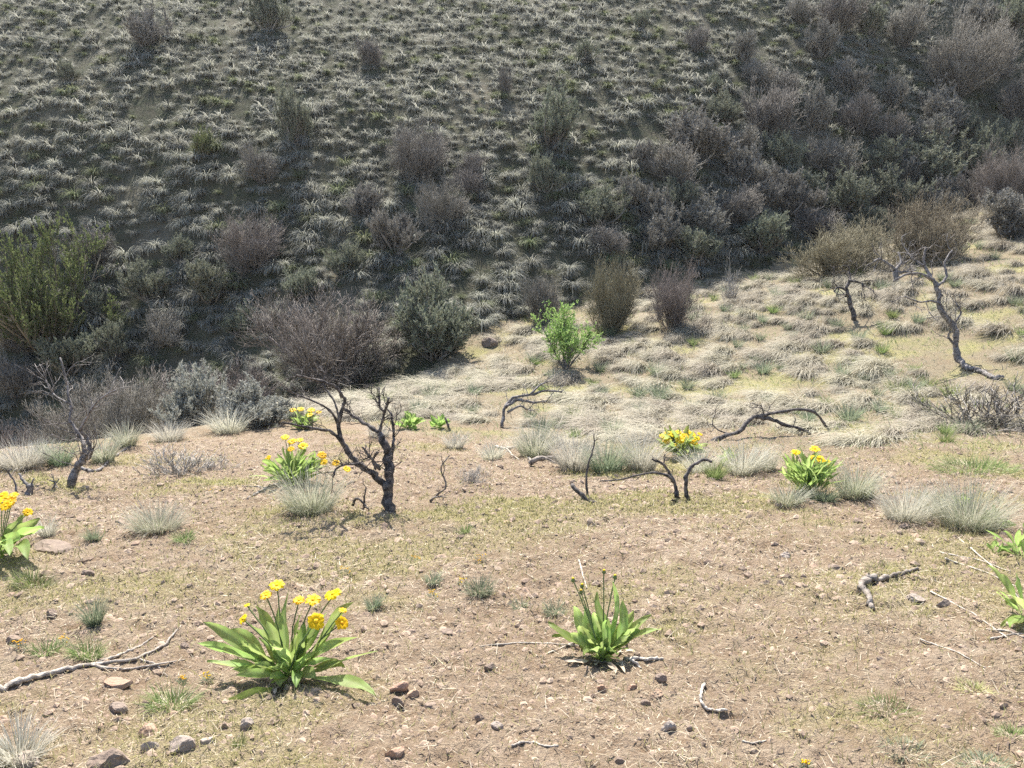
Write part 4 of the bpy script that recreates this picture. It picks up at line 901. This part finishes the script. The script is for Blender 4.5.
balsam(1026, 615, 'green leaves reaching in at the right edge above the bottom corner', [(998, 590, 0, .05, .1), (1000, 626, -.1, .05, .12), (1006, 598, .1, .05, .1), (1010, 628, -.2, .05, .2)], [], nrand=9, rwidth=.032, rlen=(.2, .34), seed=18)
balsam(1022, 556, 'low green leaves at the right edge below the largest grass clump', [(1000, 548, 0, .06, .1), (1008, 541, .1, .06, .1)], [], nrand=10, rwidth=.035, rlen=(.15, .3), seed=19, **S)
balsam(411, 428, 'small dark green leafy plant near the gully right of the burnt tree', [], [], nrand=34, rwidth=.07, rlen=(.2, .34), seed=20, name='green_plant', **S)
balsam(440, 428, 'small pale green plant with one dark stalk right of the leafy plant', [], [], nrand=22, rwidth=.07, rlen=(.18, .30), seed=21, name='green_plant', **S)
balsam(958, 512, 'little bright leafy plant below the right end of the shoulder rim', [], [], nrand=14, rwidth=.05, rlen=(.12, .2), seed=23, name='green_plant', **S)
balsam(994, 528, 'small light green leaves right of the largest grass clump', [], [], nrand=14, rwidth=.05, rlen=(.12, .22), seed=24, name='green_plant', **S)
balsam(995, 553, 'single bright green sprout on the bare ground at the right', [], [], nrand=6, rwidth=.03, rlen=(.08, .15), seed=25, name='green_plant', **S)
balsam(727, 466, 'bright leafy sprout between the bent stub and the fallen branch', [], [], nrand=16, rwidth=.06, rlen=(.15, .3), seed=26, name='green_plant', **S)
# tiny yellow wild flowers
def tiny(u, v, wpx, label, n=6):
    q, D = hit(u, v); W = wpx * D / F; r = np.random.default_rng(int(u * 7 + v)); e = empty('tiny_yellow_flower', q); tag(e, label, 'wild flower', 'tiny yellow wild flowers')
    m = MB(); k = 40; az = r.uniform(0, 6.28, k); rr_ = W * .5 * np.sqrt(r.random(k)); b = np.stack([np.cos(az) * rr_, np.sin(az) * rr_, np.zeros(k)], 1); b[:, 2] = height(b[:, 0] + q[0], b[:, 1] + q[1]) - q[2]
    blades(m, r, b, az, r.uniform(.5, 1.3, k), r.uniform(0, 1, k), r.uniform(.02, .05, k), np.full(k, .004), 2); m.build('foliage', M['bluish_grass'], e)
    f = MB(); V, T = ico(1)
    for i in range(n * 3): f.add(V * np.array([.0045, .0045, .003]) * r.uniform(.6, 1.2) + b[r.integers(k)] + np.array([r.normal(0, .006), r.normal(0, .006), r.uniform(.025, .045)]), None, T, (r.random(), .5, .5))
    f.build('blossom', M['petal'], e)
for row in [(480, 562, 16, 'tiny yellow blossoms behind the bluish clump in the middle'), (461, 586, 10, 'tiny yellow blossoms left of the bluish clump in the middle'), (415, 560, 14, 'tiny yellow blossoms left of the ones behind the bluish clump'),
            (21, 648, 12, 'tiny yellow blossoms at left above the long dead branch'), (64, 643, 9, 'tiny yellow blossoms between two thin green clumps'), (206, 682, 9, 'tiny yellow blossoms left of the nearest flower plant'), (183, 684, 6, 'tiny yellow blossoms on the thin green clump below the branch tip'),
            (434, 598, 9, 'single faint yellow blossoms tuft right of the nearest flowers'), (214, 492, 14, 'tiny yellow blossoms on the shoulder left of the grass clump'), (345, 573, 12, 'tiny yellow blossoms just above the nearest flower heads'), (805, 768, 8, 'tiny yellow blossoms at the bottom edge right of the middle')]: tiny(*row)

# ---------------------------------------------------------------- burnt trees, fallen branches, sticks
rng = np.random.default_rng(61)
def burnt(name, label, cat, foot, parts, mat='char', twigs=0, tl=0.3, group=None, sides=7, dp=None, twmat=None, bk=.68):
    """parts: (part name, [(u,v),...], r0 px, r1 px, depth shift at start, at end); traced limbs at the foot's depth"""
    q, D = hit(*foot); e = empty(name, q); tag(e, label, cat, group)
    allp = []
    for (pn, pts, r0, r1, a, b) in parts:
        n = len(pts); P = np.array([px(u, v, D + a + (b - a) * i / max(1, n - 1) + (rng.normal(0, 0.02 * min(1, D / 8)) if 0 < i < n - 1 else 0)) for i, (u, v) in enumerate(pts)]) - q
        if pn == 'root': P = np.array([hit(u, v)[0] for u, v in catmull([(u, v, 0) for u, v in pts], 3)[:, :2]]) - q + np.array([0, 0, .5 * r0 * D / F])
        m = MB(); Q = limb(m, rng, P, r0 * D / F * (0.85 if pn != 'branch' else bk), r1 * D / F * (0.85 if pn != 'branch' else max(bk, .75)), sides); m.build(pn, M[mat], e)
        if pn != 'root': allp.append(Q[np.linspace(0, len(Q) - 1, 8).astype(int)])
    if twigs:
        A = np.stack(allp); tw = grow(rng, A, twigs, 0.35, 1, 0.8, tl, 5, 0.1, 0.3); tw2 = grow(rng, tw, 3, 0.3, 1, 0.7, tl * 0.5, 4, 0.05, 0.3)
        rt = max(0.004, 0.42 * D / F)
        for i in range(len(tw)):
            m = MB(); tubes(m, tw[i:i + 1], np.linspace(rt * 1.2, rt * .7, 5)[None], 4); tubes(m, tw2[3 * i:3 * i + 3], np.linspace(rt * .7, rt * .45, 4)[None] * np.ones((3, 1))); m.build('twig', M[twmat or mat], e)
    return e
def lying(name, label, cat, parts, mat, group=None, sides=7, lift=0.5, rough=0.15):
    """branches lying on the ground: every traced point is laid on the terrain there; lift in radii"""
    u, v = parts[0][1][0]; q, D0 = hit(u, v); e = empty(name, q); tag(e, label, cat, group)
    for pn, pts, r0, r1 in parts:
        P = []
        k = np.linspace(0, len(pts) - 1, 3 * (len(pts) - 1) + 1); pts = list(zip(np.interp(k, range(len(pts)), [a[0] for a in pts]), np.interp(k, range(len(pts)), [a[1] for a in pts])))
        for i, (uu, vv) in enumerate(pts):
            p, D = hit(uu, vv); rp = (r0 + (r1 - r0) * i / (len(pts) - 1)) * D / F; P.append(p + np.array([0, 0, rp * lift]))
        m = MB(); limb(m, rng, np.array(P) - q, r0 * D0 / F, r1 * D0 / F, sides, 2, rough); m.build(pn, M[mat], e)
    return e
burnt('burnt_tree', 'black burnt forking tree skeleton in the middle of the shoulder', 'burnt tree', (391, 511), [
 ('trunk', [(391, 514), (387.5, 489), (389.6, 472), (387.5, 456), (383, 441), (379, 433)], 7.2, 3.6, 0, .05),
 ('branch', [(388, 478), (392.7, 447), (393.8, 433), (391.7, 416), (386, 408)], 2.6, 1.4, .05, .2), ('branch', [(379, 433), (382, 422), (385.4, 410), (389, 397)], 3.0, 1.5, .05, -.1), ('branch', [(384, 411), (379.6, 406), (379, 387)], 2.2, 1.0, .0, .05),
 ('branch', [(379, 433), (366.7, 424.6), (354, 416), (343.8, 408)], 3.4, 1.8, .05, .2), ('branch', [(387, 488), (375, 474.6), (360.4, 466), (350, 453.8), (341.7, 441), (338.5, 426.7), (341.7, 410), (343.8, 399.6), (337.5, 389), (329, 383), (312.5, 378.8), (295, 374.6)], 5.2, 1.2, 0, -.35),
 ('branch', [(338.5, 424), (329, 410), (314.6, 401.7), (298, 395), (283, 388)], 2.0, .8, -.15, -.4), ('branch', [(346, 448), (333, 433), (316.7, 428.8), (300, 425.6), (282, 422.5)], 3.0, 1.3, -.1, -.5), ('branch', [(338.5, 416), (335.4, 403.8), (329, 393), (323, 383), (325, 374.6), (318.8, 366)], 1.7, .7, -.15, .1),
 ('branch', [(372, 472), (362, 465), (350, 464), (337.5, 468), (333, 477)], 2.0, 1.1, -.05, -.35), ('branch', [(380, 470), (370.8, 458), (362.5, 447)], 2.4, 1.3, -.1, -.2), ('branch', [(378, 452), (372, 460), (376, 470)], 2.2, 1.2, -.1, -.1)], twigs=8, tl=.2, sides=9)
burnt('burnt_stub', 'small broken black stub at the foot of the central burnt tree', 'burnt stub', (358, 508), [('stem', [(363, 508), (366, 487)], 1.5, .8, 0, 0), ('stem', [(352, 506), (357, 498), (365, 505), (369, 509)], 1.8, 1.0, .02, -.1), ('stem', [(360, 512), (366, 507), (371, 513)], 1.3, .8, -.1, -.15)], twigs=2, tl=.07)
burnt('burnt_tree', 'small leaning grey and black burnt tree at the left of the shoulder', 'burnt tree', (70, 486), [
 ('trunk', [(71, 488), (77, 468.7), (84, 458)], 5.4, 3.6, 0, 0), ('branch', [(83, 459), (84, 448), (82, 438), (71.8, 424), (70, 404), (66.6, 383), (60, 358)], 2.6, .8, 0, .2), ('branch', [(84, 458), (90, 452), (87, 438), (81, 430), (87, 417), (99, 400), (116, 390)], 2.5, .8, 0, -.3),
 ('branch', [(70, 404), (56, 396), (50, 388)], 1.0, .6, .1, .3), ('branch', [(87, 460), (91, 455), (93, 450)], 1.6, 1.0, 0, -.05), ('root', [(80, 468), (92, 472), (102, 469), (112, 459), (131, 447)], 2.3, 1.2, 0, .9)], 'grey_char', twigs=7, tl=.42, bk=1.0)
burnt('burnt_stump', 'short black forked stump near the left edge', 'burnt stump', (28, 494), [('trunk', [(28, 496), (31, 484)], 4.5, 3.2, 0, 0), ('branch', [(28, 487), (22, 479), (18.8, 473)], 2.4, 1.4, 0, .05), ('branch', [(31, 485), (34, 478)], 1.7, 1.0, 0, 0)], 'grey_char')
burnt('burnt_stub', 'thin bent black stick beside the stump at the left edge', 'burnt stub', (17, 493), [('stem', [(17, 494), (15, 482), (8.5, 472), (12, 469)], 1.3, .9, 0, 0)], 'grey_char')
burnt('burnt_stub', 'low black twiggy stub right of the short forked stump', 'burnt stub', (54, 490), [('stem', [(52, 489), (55, 483), (50, 480)], 1.1, .6, 0, 0), ('stem', [(53, 488), (59, 479)], 1.0, .6, 0, 0)], 'grey_char', twigs=2, tl=.12)
burnt('burnt_tree', 'large grey contorted burnt tree with leaning trunk on the right slope', 'burnt tree', (958, 362), [
 ('trunk', [(958, 364), (956.5, 350), (956, 332), (947.4, 318), (939, 308), (940, 294)], 4.0, 2.7, 0, 0), ('branch', [(940, 296), (936, 285), (930, 275), (924, 262), (926, 248)], 3.0, 1.2, 0, .3), ('branch', [(933, 280), (922, 274), (908, 274), (893, 281)], 2.0, 1.0, .05, -.3),
 ('branch', [(938, 286), (946, 277), (945, 262), (952, 250)], 1.8, .8, 0, .3), ('branch', [(941, 304), (930, 301), (918, 302), (905, 296)], 1.4, .7, 0, -.4), ('branch', [(956, 322), (961, 312), (957, 304)], 1.3, .7, 0, .1), ('branch', [(924, 266), (912, 258), (905, 248)], 1.4, .6, .2, .5), ('branch', [(948, 318), (944, 312)], 2, 1.2, 0, 0),
 ('root', [(956, 356), (966, 369), (981, 373), (992, 379), (1003, 379)], 3.6, 2.2, 0, .3), ('branch', [(955, 346), (949, 337), (950, 330)], 1.4, .8, 0, -.1)], 'grey_char', twigs=3, tl=.5, bk=.9)
burnt('burnt_tree', 'grey burnt tree with a spreading top left of the large contorted one', 'burnt tree', (895, 285), [('trunk', [(894.5, 286), (895.5, 270)], 3.8, 3.0, 0, 0), ('branch', [(895.5, 270), (888, 264), (880, 259), (873, 262)], 2.2, .9, 0, -.3), ('branch', [(895.5, 270), (901, 262), (898, 252)], 2.0, .8, 0, .3), ('branch', [(896, 272), (906, 272), (916, 270)], 2.0, .8, 0, .2)], 'grey_char', twigs=5, tl=.6, bk=.9)
burnt('burnt_tree', 'small black leaning burnt tree halfway along the upper slope edge', 'burnt tree', (854, 320), [('trunk', [(854.5, 321), (850, 301), (846, 289)], 2.9, 2.3, 0, 0), ('branch', [(846, 289), (850, 279), (849, 271)], 2.1, 1.0, 0, .2), ('branch', [(846, 290), (838, 287), (834, 292)], 1.6, .8, 0, -.2), ('branch', [(850, 280), (860, 283), (866, 287)], 1.5, .7, 0, 0)], 'char', twigs=5, tl=.5, bk=.85)
burnt('fallen_branch', 'long black fallen branch arching along the right slope', 'branch', (770, 436), [
 ('branch', [(698, 446), (722, 437), (739, 431), (752.6, 418), (766, 414.5), (793.6, 409.5), (814, 412), (824, 423), (831, 433)], 3.6, 1.6, -.2, .3), ('branch', [(757, 417), (770, 419), (783, 424), (797, 428), (811, 434)], 3.6, 1.8, 0, .1), ('branch', [(764, 414), (761, 405)], 1.2, .6, 0, 0), ('branch', [(730, 434), (718, 430), (712, 424)], 1.3, .7, 0, 0)], 'char', twigs=3, tl=.22)
burnt('burnt_stub', 'black forked burnt stub with a long arm on the rim, left of its hooked neighbour', 'burnt stub', (677, 497), [
 ('stem', [(677, 497), (676, 488), (671.5, 476), (666, 467), (661, 463), (652, 459)], 2.6, 1.3, 0, 0), ('stem', [(674, 482), (668, 476), (655, 473), (641, 474), (624, 479), (600, 481)], 1.9, .8, -.03, -.2), ('stem', [(664, 465), (664, 456)], 1.0, .5, 0, 0)], 'char', twigs=2, tl=.12)
burnt('burnt_stub', 'black hooked burnt stub curving to the right on the rim', 'burnt stub', (688, 499), [('stem', [(688, 500), (686, 490), (686, 478), (690, 468), (697, 462.5), (705, 460), (712, 462)], 2.6, 1.8, 0, 0), ('stem', [(690, 500), (685, 503), (672, 500)], 1.8, 1.0, 0, -.1)], 'char')
burnt('burnt_stub', 'thin upright burnt stick rising alone from the rim', 'burnt stub', (588, 497), [('stem', [(588, 498), (586.5, 484), (587, 470), (590, 458), (594, 446), (594, 434)], 1.7, .7, 0, 0)], 'char', twigs=2, tl=.1)
burnt('charred_log', 'short charred log lying at the foot of the thin upright stick', 'log', (590, 501), [('log', [(572.5, 486), (579, 493), (591, 502), (604, 505)], 2.6, 2.2, .15, -.1)], 'char', sides=9)
burnt('burnt_stub', 'dark arched dead branches in front of the green sapling', 'burnt stub', (504, 428), [('stem', [(502, 428), (504, 410), (513, 398), (530, 395), (545, 391), (562, 392)], 2.4, 1.2, 0, .6), ('stem', [(505, 407), (517, 400), (531, 402), (545, 402)], 2.2, 1.2, .1, .5), ('stem', [(530, 395), (540, 385), (548, 382)], 1.5, .8, .3, .6), ('stem', [(508, 412), (520, 406), (528, 410)], 1.8, 1.0, .1, .2)], 'grey_char', twigs=5, tl=.3)
burnt('dead_log', 'twisted dark log lying on the rim left of the upright stick', 'log', (560, 467), [('log', [(530, 463), (545, 457.5), (555, 459), (565, 463), (577, 469)], 3.0, 1.6, 0, 0), ('branch', [(545, 458), (556, 463), (566, 466), (573, 468)], 2.0, 1.0, -.08, -.1)], 'weathered', sides=9)
lying('dead_twig', 'pale twisted twig lying on the rim left of the dark log', 'twig', [('twig', [(495, 447), (507, 449), (519, 447), (527, 456), (531, 462)], 1.3, .8), ('twig', [(507, 449), (512, 455), (519, 460)], .9, .6)], 'bleached')
burnt('dead_twig', 'pale curved upright twig right of the central burnt tree', 'twig', (431, 502), [('twig', [(430, 502), (438, 494), (446, 486), (441, 470), (444, 462), (450, 455)], 1.3, .7, 0, 0), ('twig', [(430, 500), (436, 497), (446, 497)], 1.2, .7, 0, 0)], 'weathered', twigs=2, tl=.12)
burnt('burnt_stub', 'thin dark stalk standing beside the small pale green plant', 'burnt stub', (449, 431), [('stem', [(450, 431), (447, 423), (445, 417)], 1.6, 1.1, 0, 0)], 'char')
lying('fallen_branch', 'dark branch lying left of the middle grass clump', 'branch', [('branch', [(288, 484), (275, 485), (262, 491), (247, 499)], 1.9, .9), ('twig', [(268, 488), (256, 487), (242, 486)], .9, .5)], 'grey_char')
lying('dead_branch', 'long pale dead branch with split tips at the lower left', 'branch', [('branch', [(-12, 694), (0, 692), (28, 681.5), (62.8, 671.5), (94, 666), (136, 660.5), (164, 647), (181, 626)], 4.6, .9), ('twig', [(92, 667), (122, 671), (146.5, 667.5), (185, 660)], 2.2, .7), ('twig', [(98, 664), (118, 657), (139.6, 647), (153.5, 638)], 2.2, .8), ('twig', [(140, 660), (155, 664), (168, 677)], 1.0, .5)], 'grey_wood', lift=.8)
lying('dead_branch', 'forked grey dead branch on the right of the bare ground', 'branch', [('branch', [(872, 612), (868, 598), (861, 588), (866, 583), (873, 584)], 2.6, 4.6), ('branch', [(868, 584), (880, 582), (893.8, 577), (907, 573), (918, 570)], 3.2, 1.6), ('twig', [(864, 583), (872, 577), (882, 575)], 1.6, .8)], 'weathered', lift=1.0)
lying('dead_twig', 'small bleached hook shaped twig near the bottom right of the middle', 'twig', [('twig', [(704, 685), (701, 693), (700, 702), (707, 711), (716, 712), (727, 711)], 1.7, 1.2)], 'bleached', lift=1.3)
lying('dead_twig', 'pale short twig at the bottom right of the hook shaped one', 'twig', [('twig', [(742, 742), (752, 744), (766, 741)], 1.1, .8)], 'bleached', lift=.8)
lying('dead_twig', 'pale curved twig near the bottom middle below the budding plant', 'twig', [('twig', [(512, 746), (522, 743), (534, 743), (546, 747), (558, 746)], 1.3, .8)], 'bleached', lift=.8)
lying('dead_branch', 'pale stick lying right under the budding plant', 'branch', [('branch', [(625, 661), (636, 660), (650, 660), (664, 660)], 2.3, 1.2), ('twig', [(629, 660), (636, 664), (641, 669)], 1.7, .8)], 'bleached', lift=.9)
lying('dead_twig', 'straight pale stalk pointing at the budding plant from the left', 'twig', [('twig', [(540, 657), (560, 649), (580, 641), (590, 640)], .9, .7)], 'bleached', lift=.8)
lying('dead_twig', 'long thin pale stalk left of the budding plant, upper one', 'twig', [('twig', [(480, 647), (520, 643), (545, 644), (584, 646)], .8, .6)], 'bleached', lift=.8)
lying('dead_twig', 'thin pale stalk leaning behind the budding plant', 'twig', [('twig', [(579, 561), (582, 573), (587, 589)], .9, .6)], 'bleached', lift=1)
for i, (a, b, w_, lab) in enumerate([((940, 553), (1010, 572), .9, 'upper pale stalk of the litter heap at the right edge'), ((945, 560), (1022, 590), .9, 'second pale stalk of the litter heap at the right edge'), ((960, 540), (1020, 600), .8, 'steepest pale stalk crossing the litter heap at the right edge'),
    ((930, 592), (1010, 640), .8, 'pale stalk below the grey flat stone at the right'), ((985, 630), (1024, 638), 1.2, 'pale stalk lying under the right edge leaves'), ((990, 640), (1026, 634), 1.0, 'dark stalk crossing under the right edge leaves'), ((920, 640), (985, 668), .8, 'lowest pale stalk at the lower right')]):
    lying('dead_stalk', lab, 'stalk', [('stalk', [a, ((a[0] + b[0]) / 2 + 3, (a[1] + b[1]) / 2 - 2), b], w_, w_ * .6)], 'bleached', 'stalks of the litter heap', lift=1)

# ---------------------------------------------------------------- stones
rng = np.random.default_rng(71)
def rock(u, v, wpx, hpx, mat, label, sub=3):
    q, D = hit(u, v + hpx * 0.35); W = wpx * D / F * 0.5; V, A, qd, T = rock_arrays(rng, sub, 1.0)
    V = V / np.abs(V).max(0); H = hpx * D / F * 0.62; m = MB(); m.add(V * np.array([W, W * rng.uniform(.6, .8), H]), None, T, A)
    o = m.build('stone' if wpx < 40 else 'rock', M[mat], smooth=False, loc=(q[0], q[1], q[2] + H * 0.08)); o.rotation_euler = (rng.normal(0, .12), rng.normal(0, .12), rng.uniform(-.3, .3)); tag(o, label, 'stone')
for row in [
 (113, 753, 50, 26, 'dark_stone', 'largest dark rock at the bottom left'), (150, 745, 19, 15, 'grey_stone', 'grey stone touching the largest dark rock'), (150, 728, 24, 15, 'warm_stone', 'reddish slab leaning behind the largest dark rock'),
 (180, 742, 30, 14, 'grey_stone', 'flat brown grey stone right of the dark rock'), (206, 740, 15, 10, 'grey_stone', 'small stone right of the flat brown grey one'), (248, 721, 17, 13, 'grey_stone', 'rounded grey stone in front of the nearest flowers'), (225, 724, 13, 10, 'stone', 'small stone left of the rounded grey stone'),
 (117, 681, 30, 13, 'warm_stone', 'orange brown stone under the long dead branch'), (117, 706, 22, 13, 'dark_stone', 'dark brown stone below the orange brown one'), (24, 758, 34, 12, 'grey_stone', 'grey stone in the pale clump at the bottom left'),
 (399, 684, 20, 15, 'warm_stone', 'pale orange stone right of the nearest flowers'), (413, 692, 13, 9, 'warm_stone', 'small orange stone right of the pale orange one'), (398, 699, 14, 11, 'dark_stone', 'dark red stone below the pale orange one'), (430, 703, 13, 12, 'dark_stone', 'dark stone at lower right of the pale orange one'), (396, 749, 22, 13, 'warm_stone', 'rosy stone at the bottom left of the middle'),
 (448, 632, 18, 9, 'dark_stone', 'flat dark clod in the middle of the bare ground'), (411, 630, 15, 8, 'dark_stone', 'dark clod left of the flat dark one'), (490, 665, 12, 10, 'dark_stone', 'round dark stone left of the budding plant'), (596, 582, 12, 9, 'dark_stone', 'dark stone behind the budding plant'),
 (603, 687, 13, 11, 'warm_stone', 'reddish stone below the budding plant'), (633, 686, 11, 8, 'warm_stone', 'pinkish stone right of the reddish one'), (661, 676, 13, 10, 'dark_stone', 'dark brown stone right of the stick under the budding plant'), (656, 692, 14, 9, 'warm_stone', 'orange stone below the dark brown one'), (668, 724, 17, 14, 'grey_stone', 'pale grey stone left of the hook shaped twig'), (645, 702, 12, 10, 'dark_stone', 'dark red stone above the pale grey one'),
 (619, 758, 14, 9, 'dark_stone', 'dark stone at the bottom edge in the middle'), (497, 724, 14, 8, 'grey_stone', 'whitish stone near the bottom middle'), (480, 716, 12, 9, 'dark_stone', 'dark stone left of the whitish one'),
 (786, 555, 15, 8, 'grey_stone', 'pale flat stone right of the middle of the bare ground'), (836, 566, 20, 9, 'dark_stone', 'brown clod left of the forked dead branch'), (780, 582, 8, 7, 'dark_stone', 'small round dark stone below the pale flat one'), (803, 575, 10, 6, 'dark_stone', 'small dark clod below the brown clod'), (775, 543, 9, 5, 'dark_stone', 'small dark stone above the pale flat one'), (857, 520, 12, 6, 'dark_stone', 'dark stone below the grey grass clump on the right'),
 (915, 597, 20, 9, 'grey_stone', 'flat grey stone right of the forked dead branch'), (942, 602, 16, 9, 'dark_stone', 'dark stone right of the flat grey one'), (905, 524, 11, 7, 'dark_stone', 'dark clod in front of the pale clump on the right'), (900, 532, 8, 6, 'stone', 'small clod below the dark clod on the right'),
 (489, 341, 19, 13, 'dark_stone', 'round dark boulder in the gully bottom'), (359, 406, 13, 9, 'dark_stone', 'dark stone at the rim behind the burnt tree'), (261, 394, 11, 7, 'dark_stone', 'dark stone under the purple gully shrub'), (120, 521, 12, 5, 'dark_stone', 'dark clod left of the wide grey clump'), (88, 571, 13, 8, 'dark_stone', 'dark clod above the upright grey green clump'),
 (52, 545, 40, 9, 'dark_stone', 'crumbly dark soil ledge beside the left edge leaves'), (185, 645, 11, 8, 'dark_stone', 'dark clod at the tip of the long dead branch'), (14, 638, 16, 8, 'dark_stone', 'dark clod at the left edge above the dead branch'), (52, 611, 14, 9, 'dark_stone', 'dark clod left of the upright grey green clump'), (690, 727, 9, 7, 'dark_stone', 'tiny dark stone left of the hook shaped twig'),
]: rock(*row)
n_more = 0
# ---------------------------------------------------------------- thin volume added to imitate lens glare over the far hillside
hb = MB(); x0, x1, y0, y1, z0, z1 = -112, 112, -42, 202, -60, 110
zlow = float(Z.min()) - 1; ztop = float(Z.max()) + 2
V = [(x, y, z) for z in (zlow, ztop) for y in (y0, y1) for x in (x0, x1)]
hb.add(V, [(0, 2, 3, 1), (4, 5, 7, 6), (0, 1, 5, 4), (2, 6, 7, 3), (0, 4, 6, 2), (1, 3, 7, 5)], None)
hm = bpy.data.materials.new('glare_haze'); hm.use_nodes = True; hm.node_tree.nodes.clear()
vo = hm.node_tree.nodes.new('ShaderNodeVolumePrincipled'); oo = hm.node_tree.nodes.new('ShaderNodeOutputMaterial'); hm.node_tree.links.new(vo.outputs[0], oo.inputs['Volume'])
vo.inputs['Color'].default_value = (0.93, 0.95, 1.0, 1); vo.inputs['Density'].default_value = GLARE_HAZE; vo.inputs['Anisotropy'].default_value = 0.5
if GLARE_HAZE > 0: tag(hb.build('glare_haze', hm, smooth=False), 'thin pale volume added to imitate lens glare over the ravine', 'glare_haze', kind='stuff')
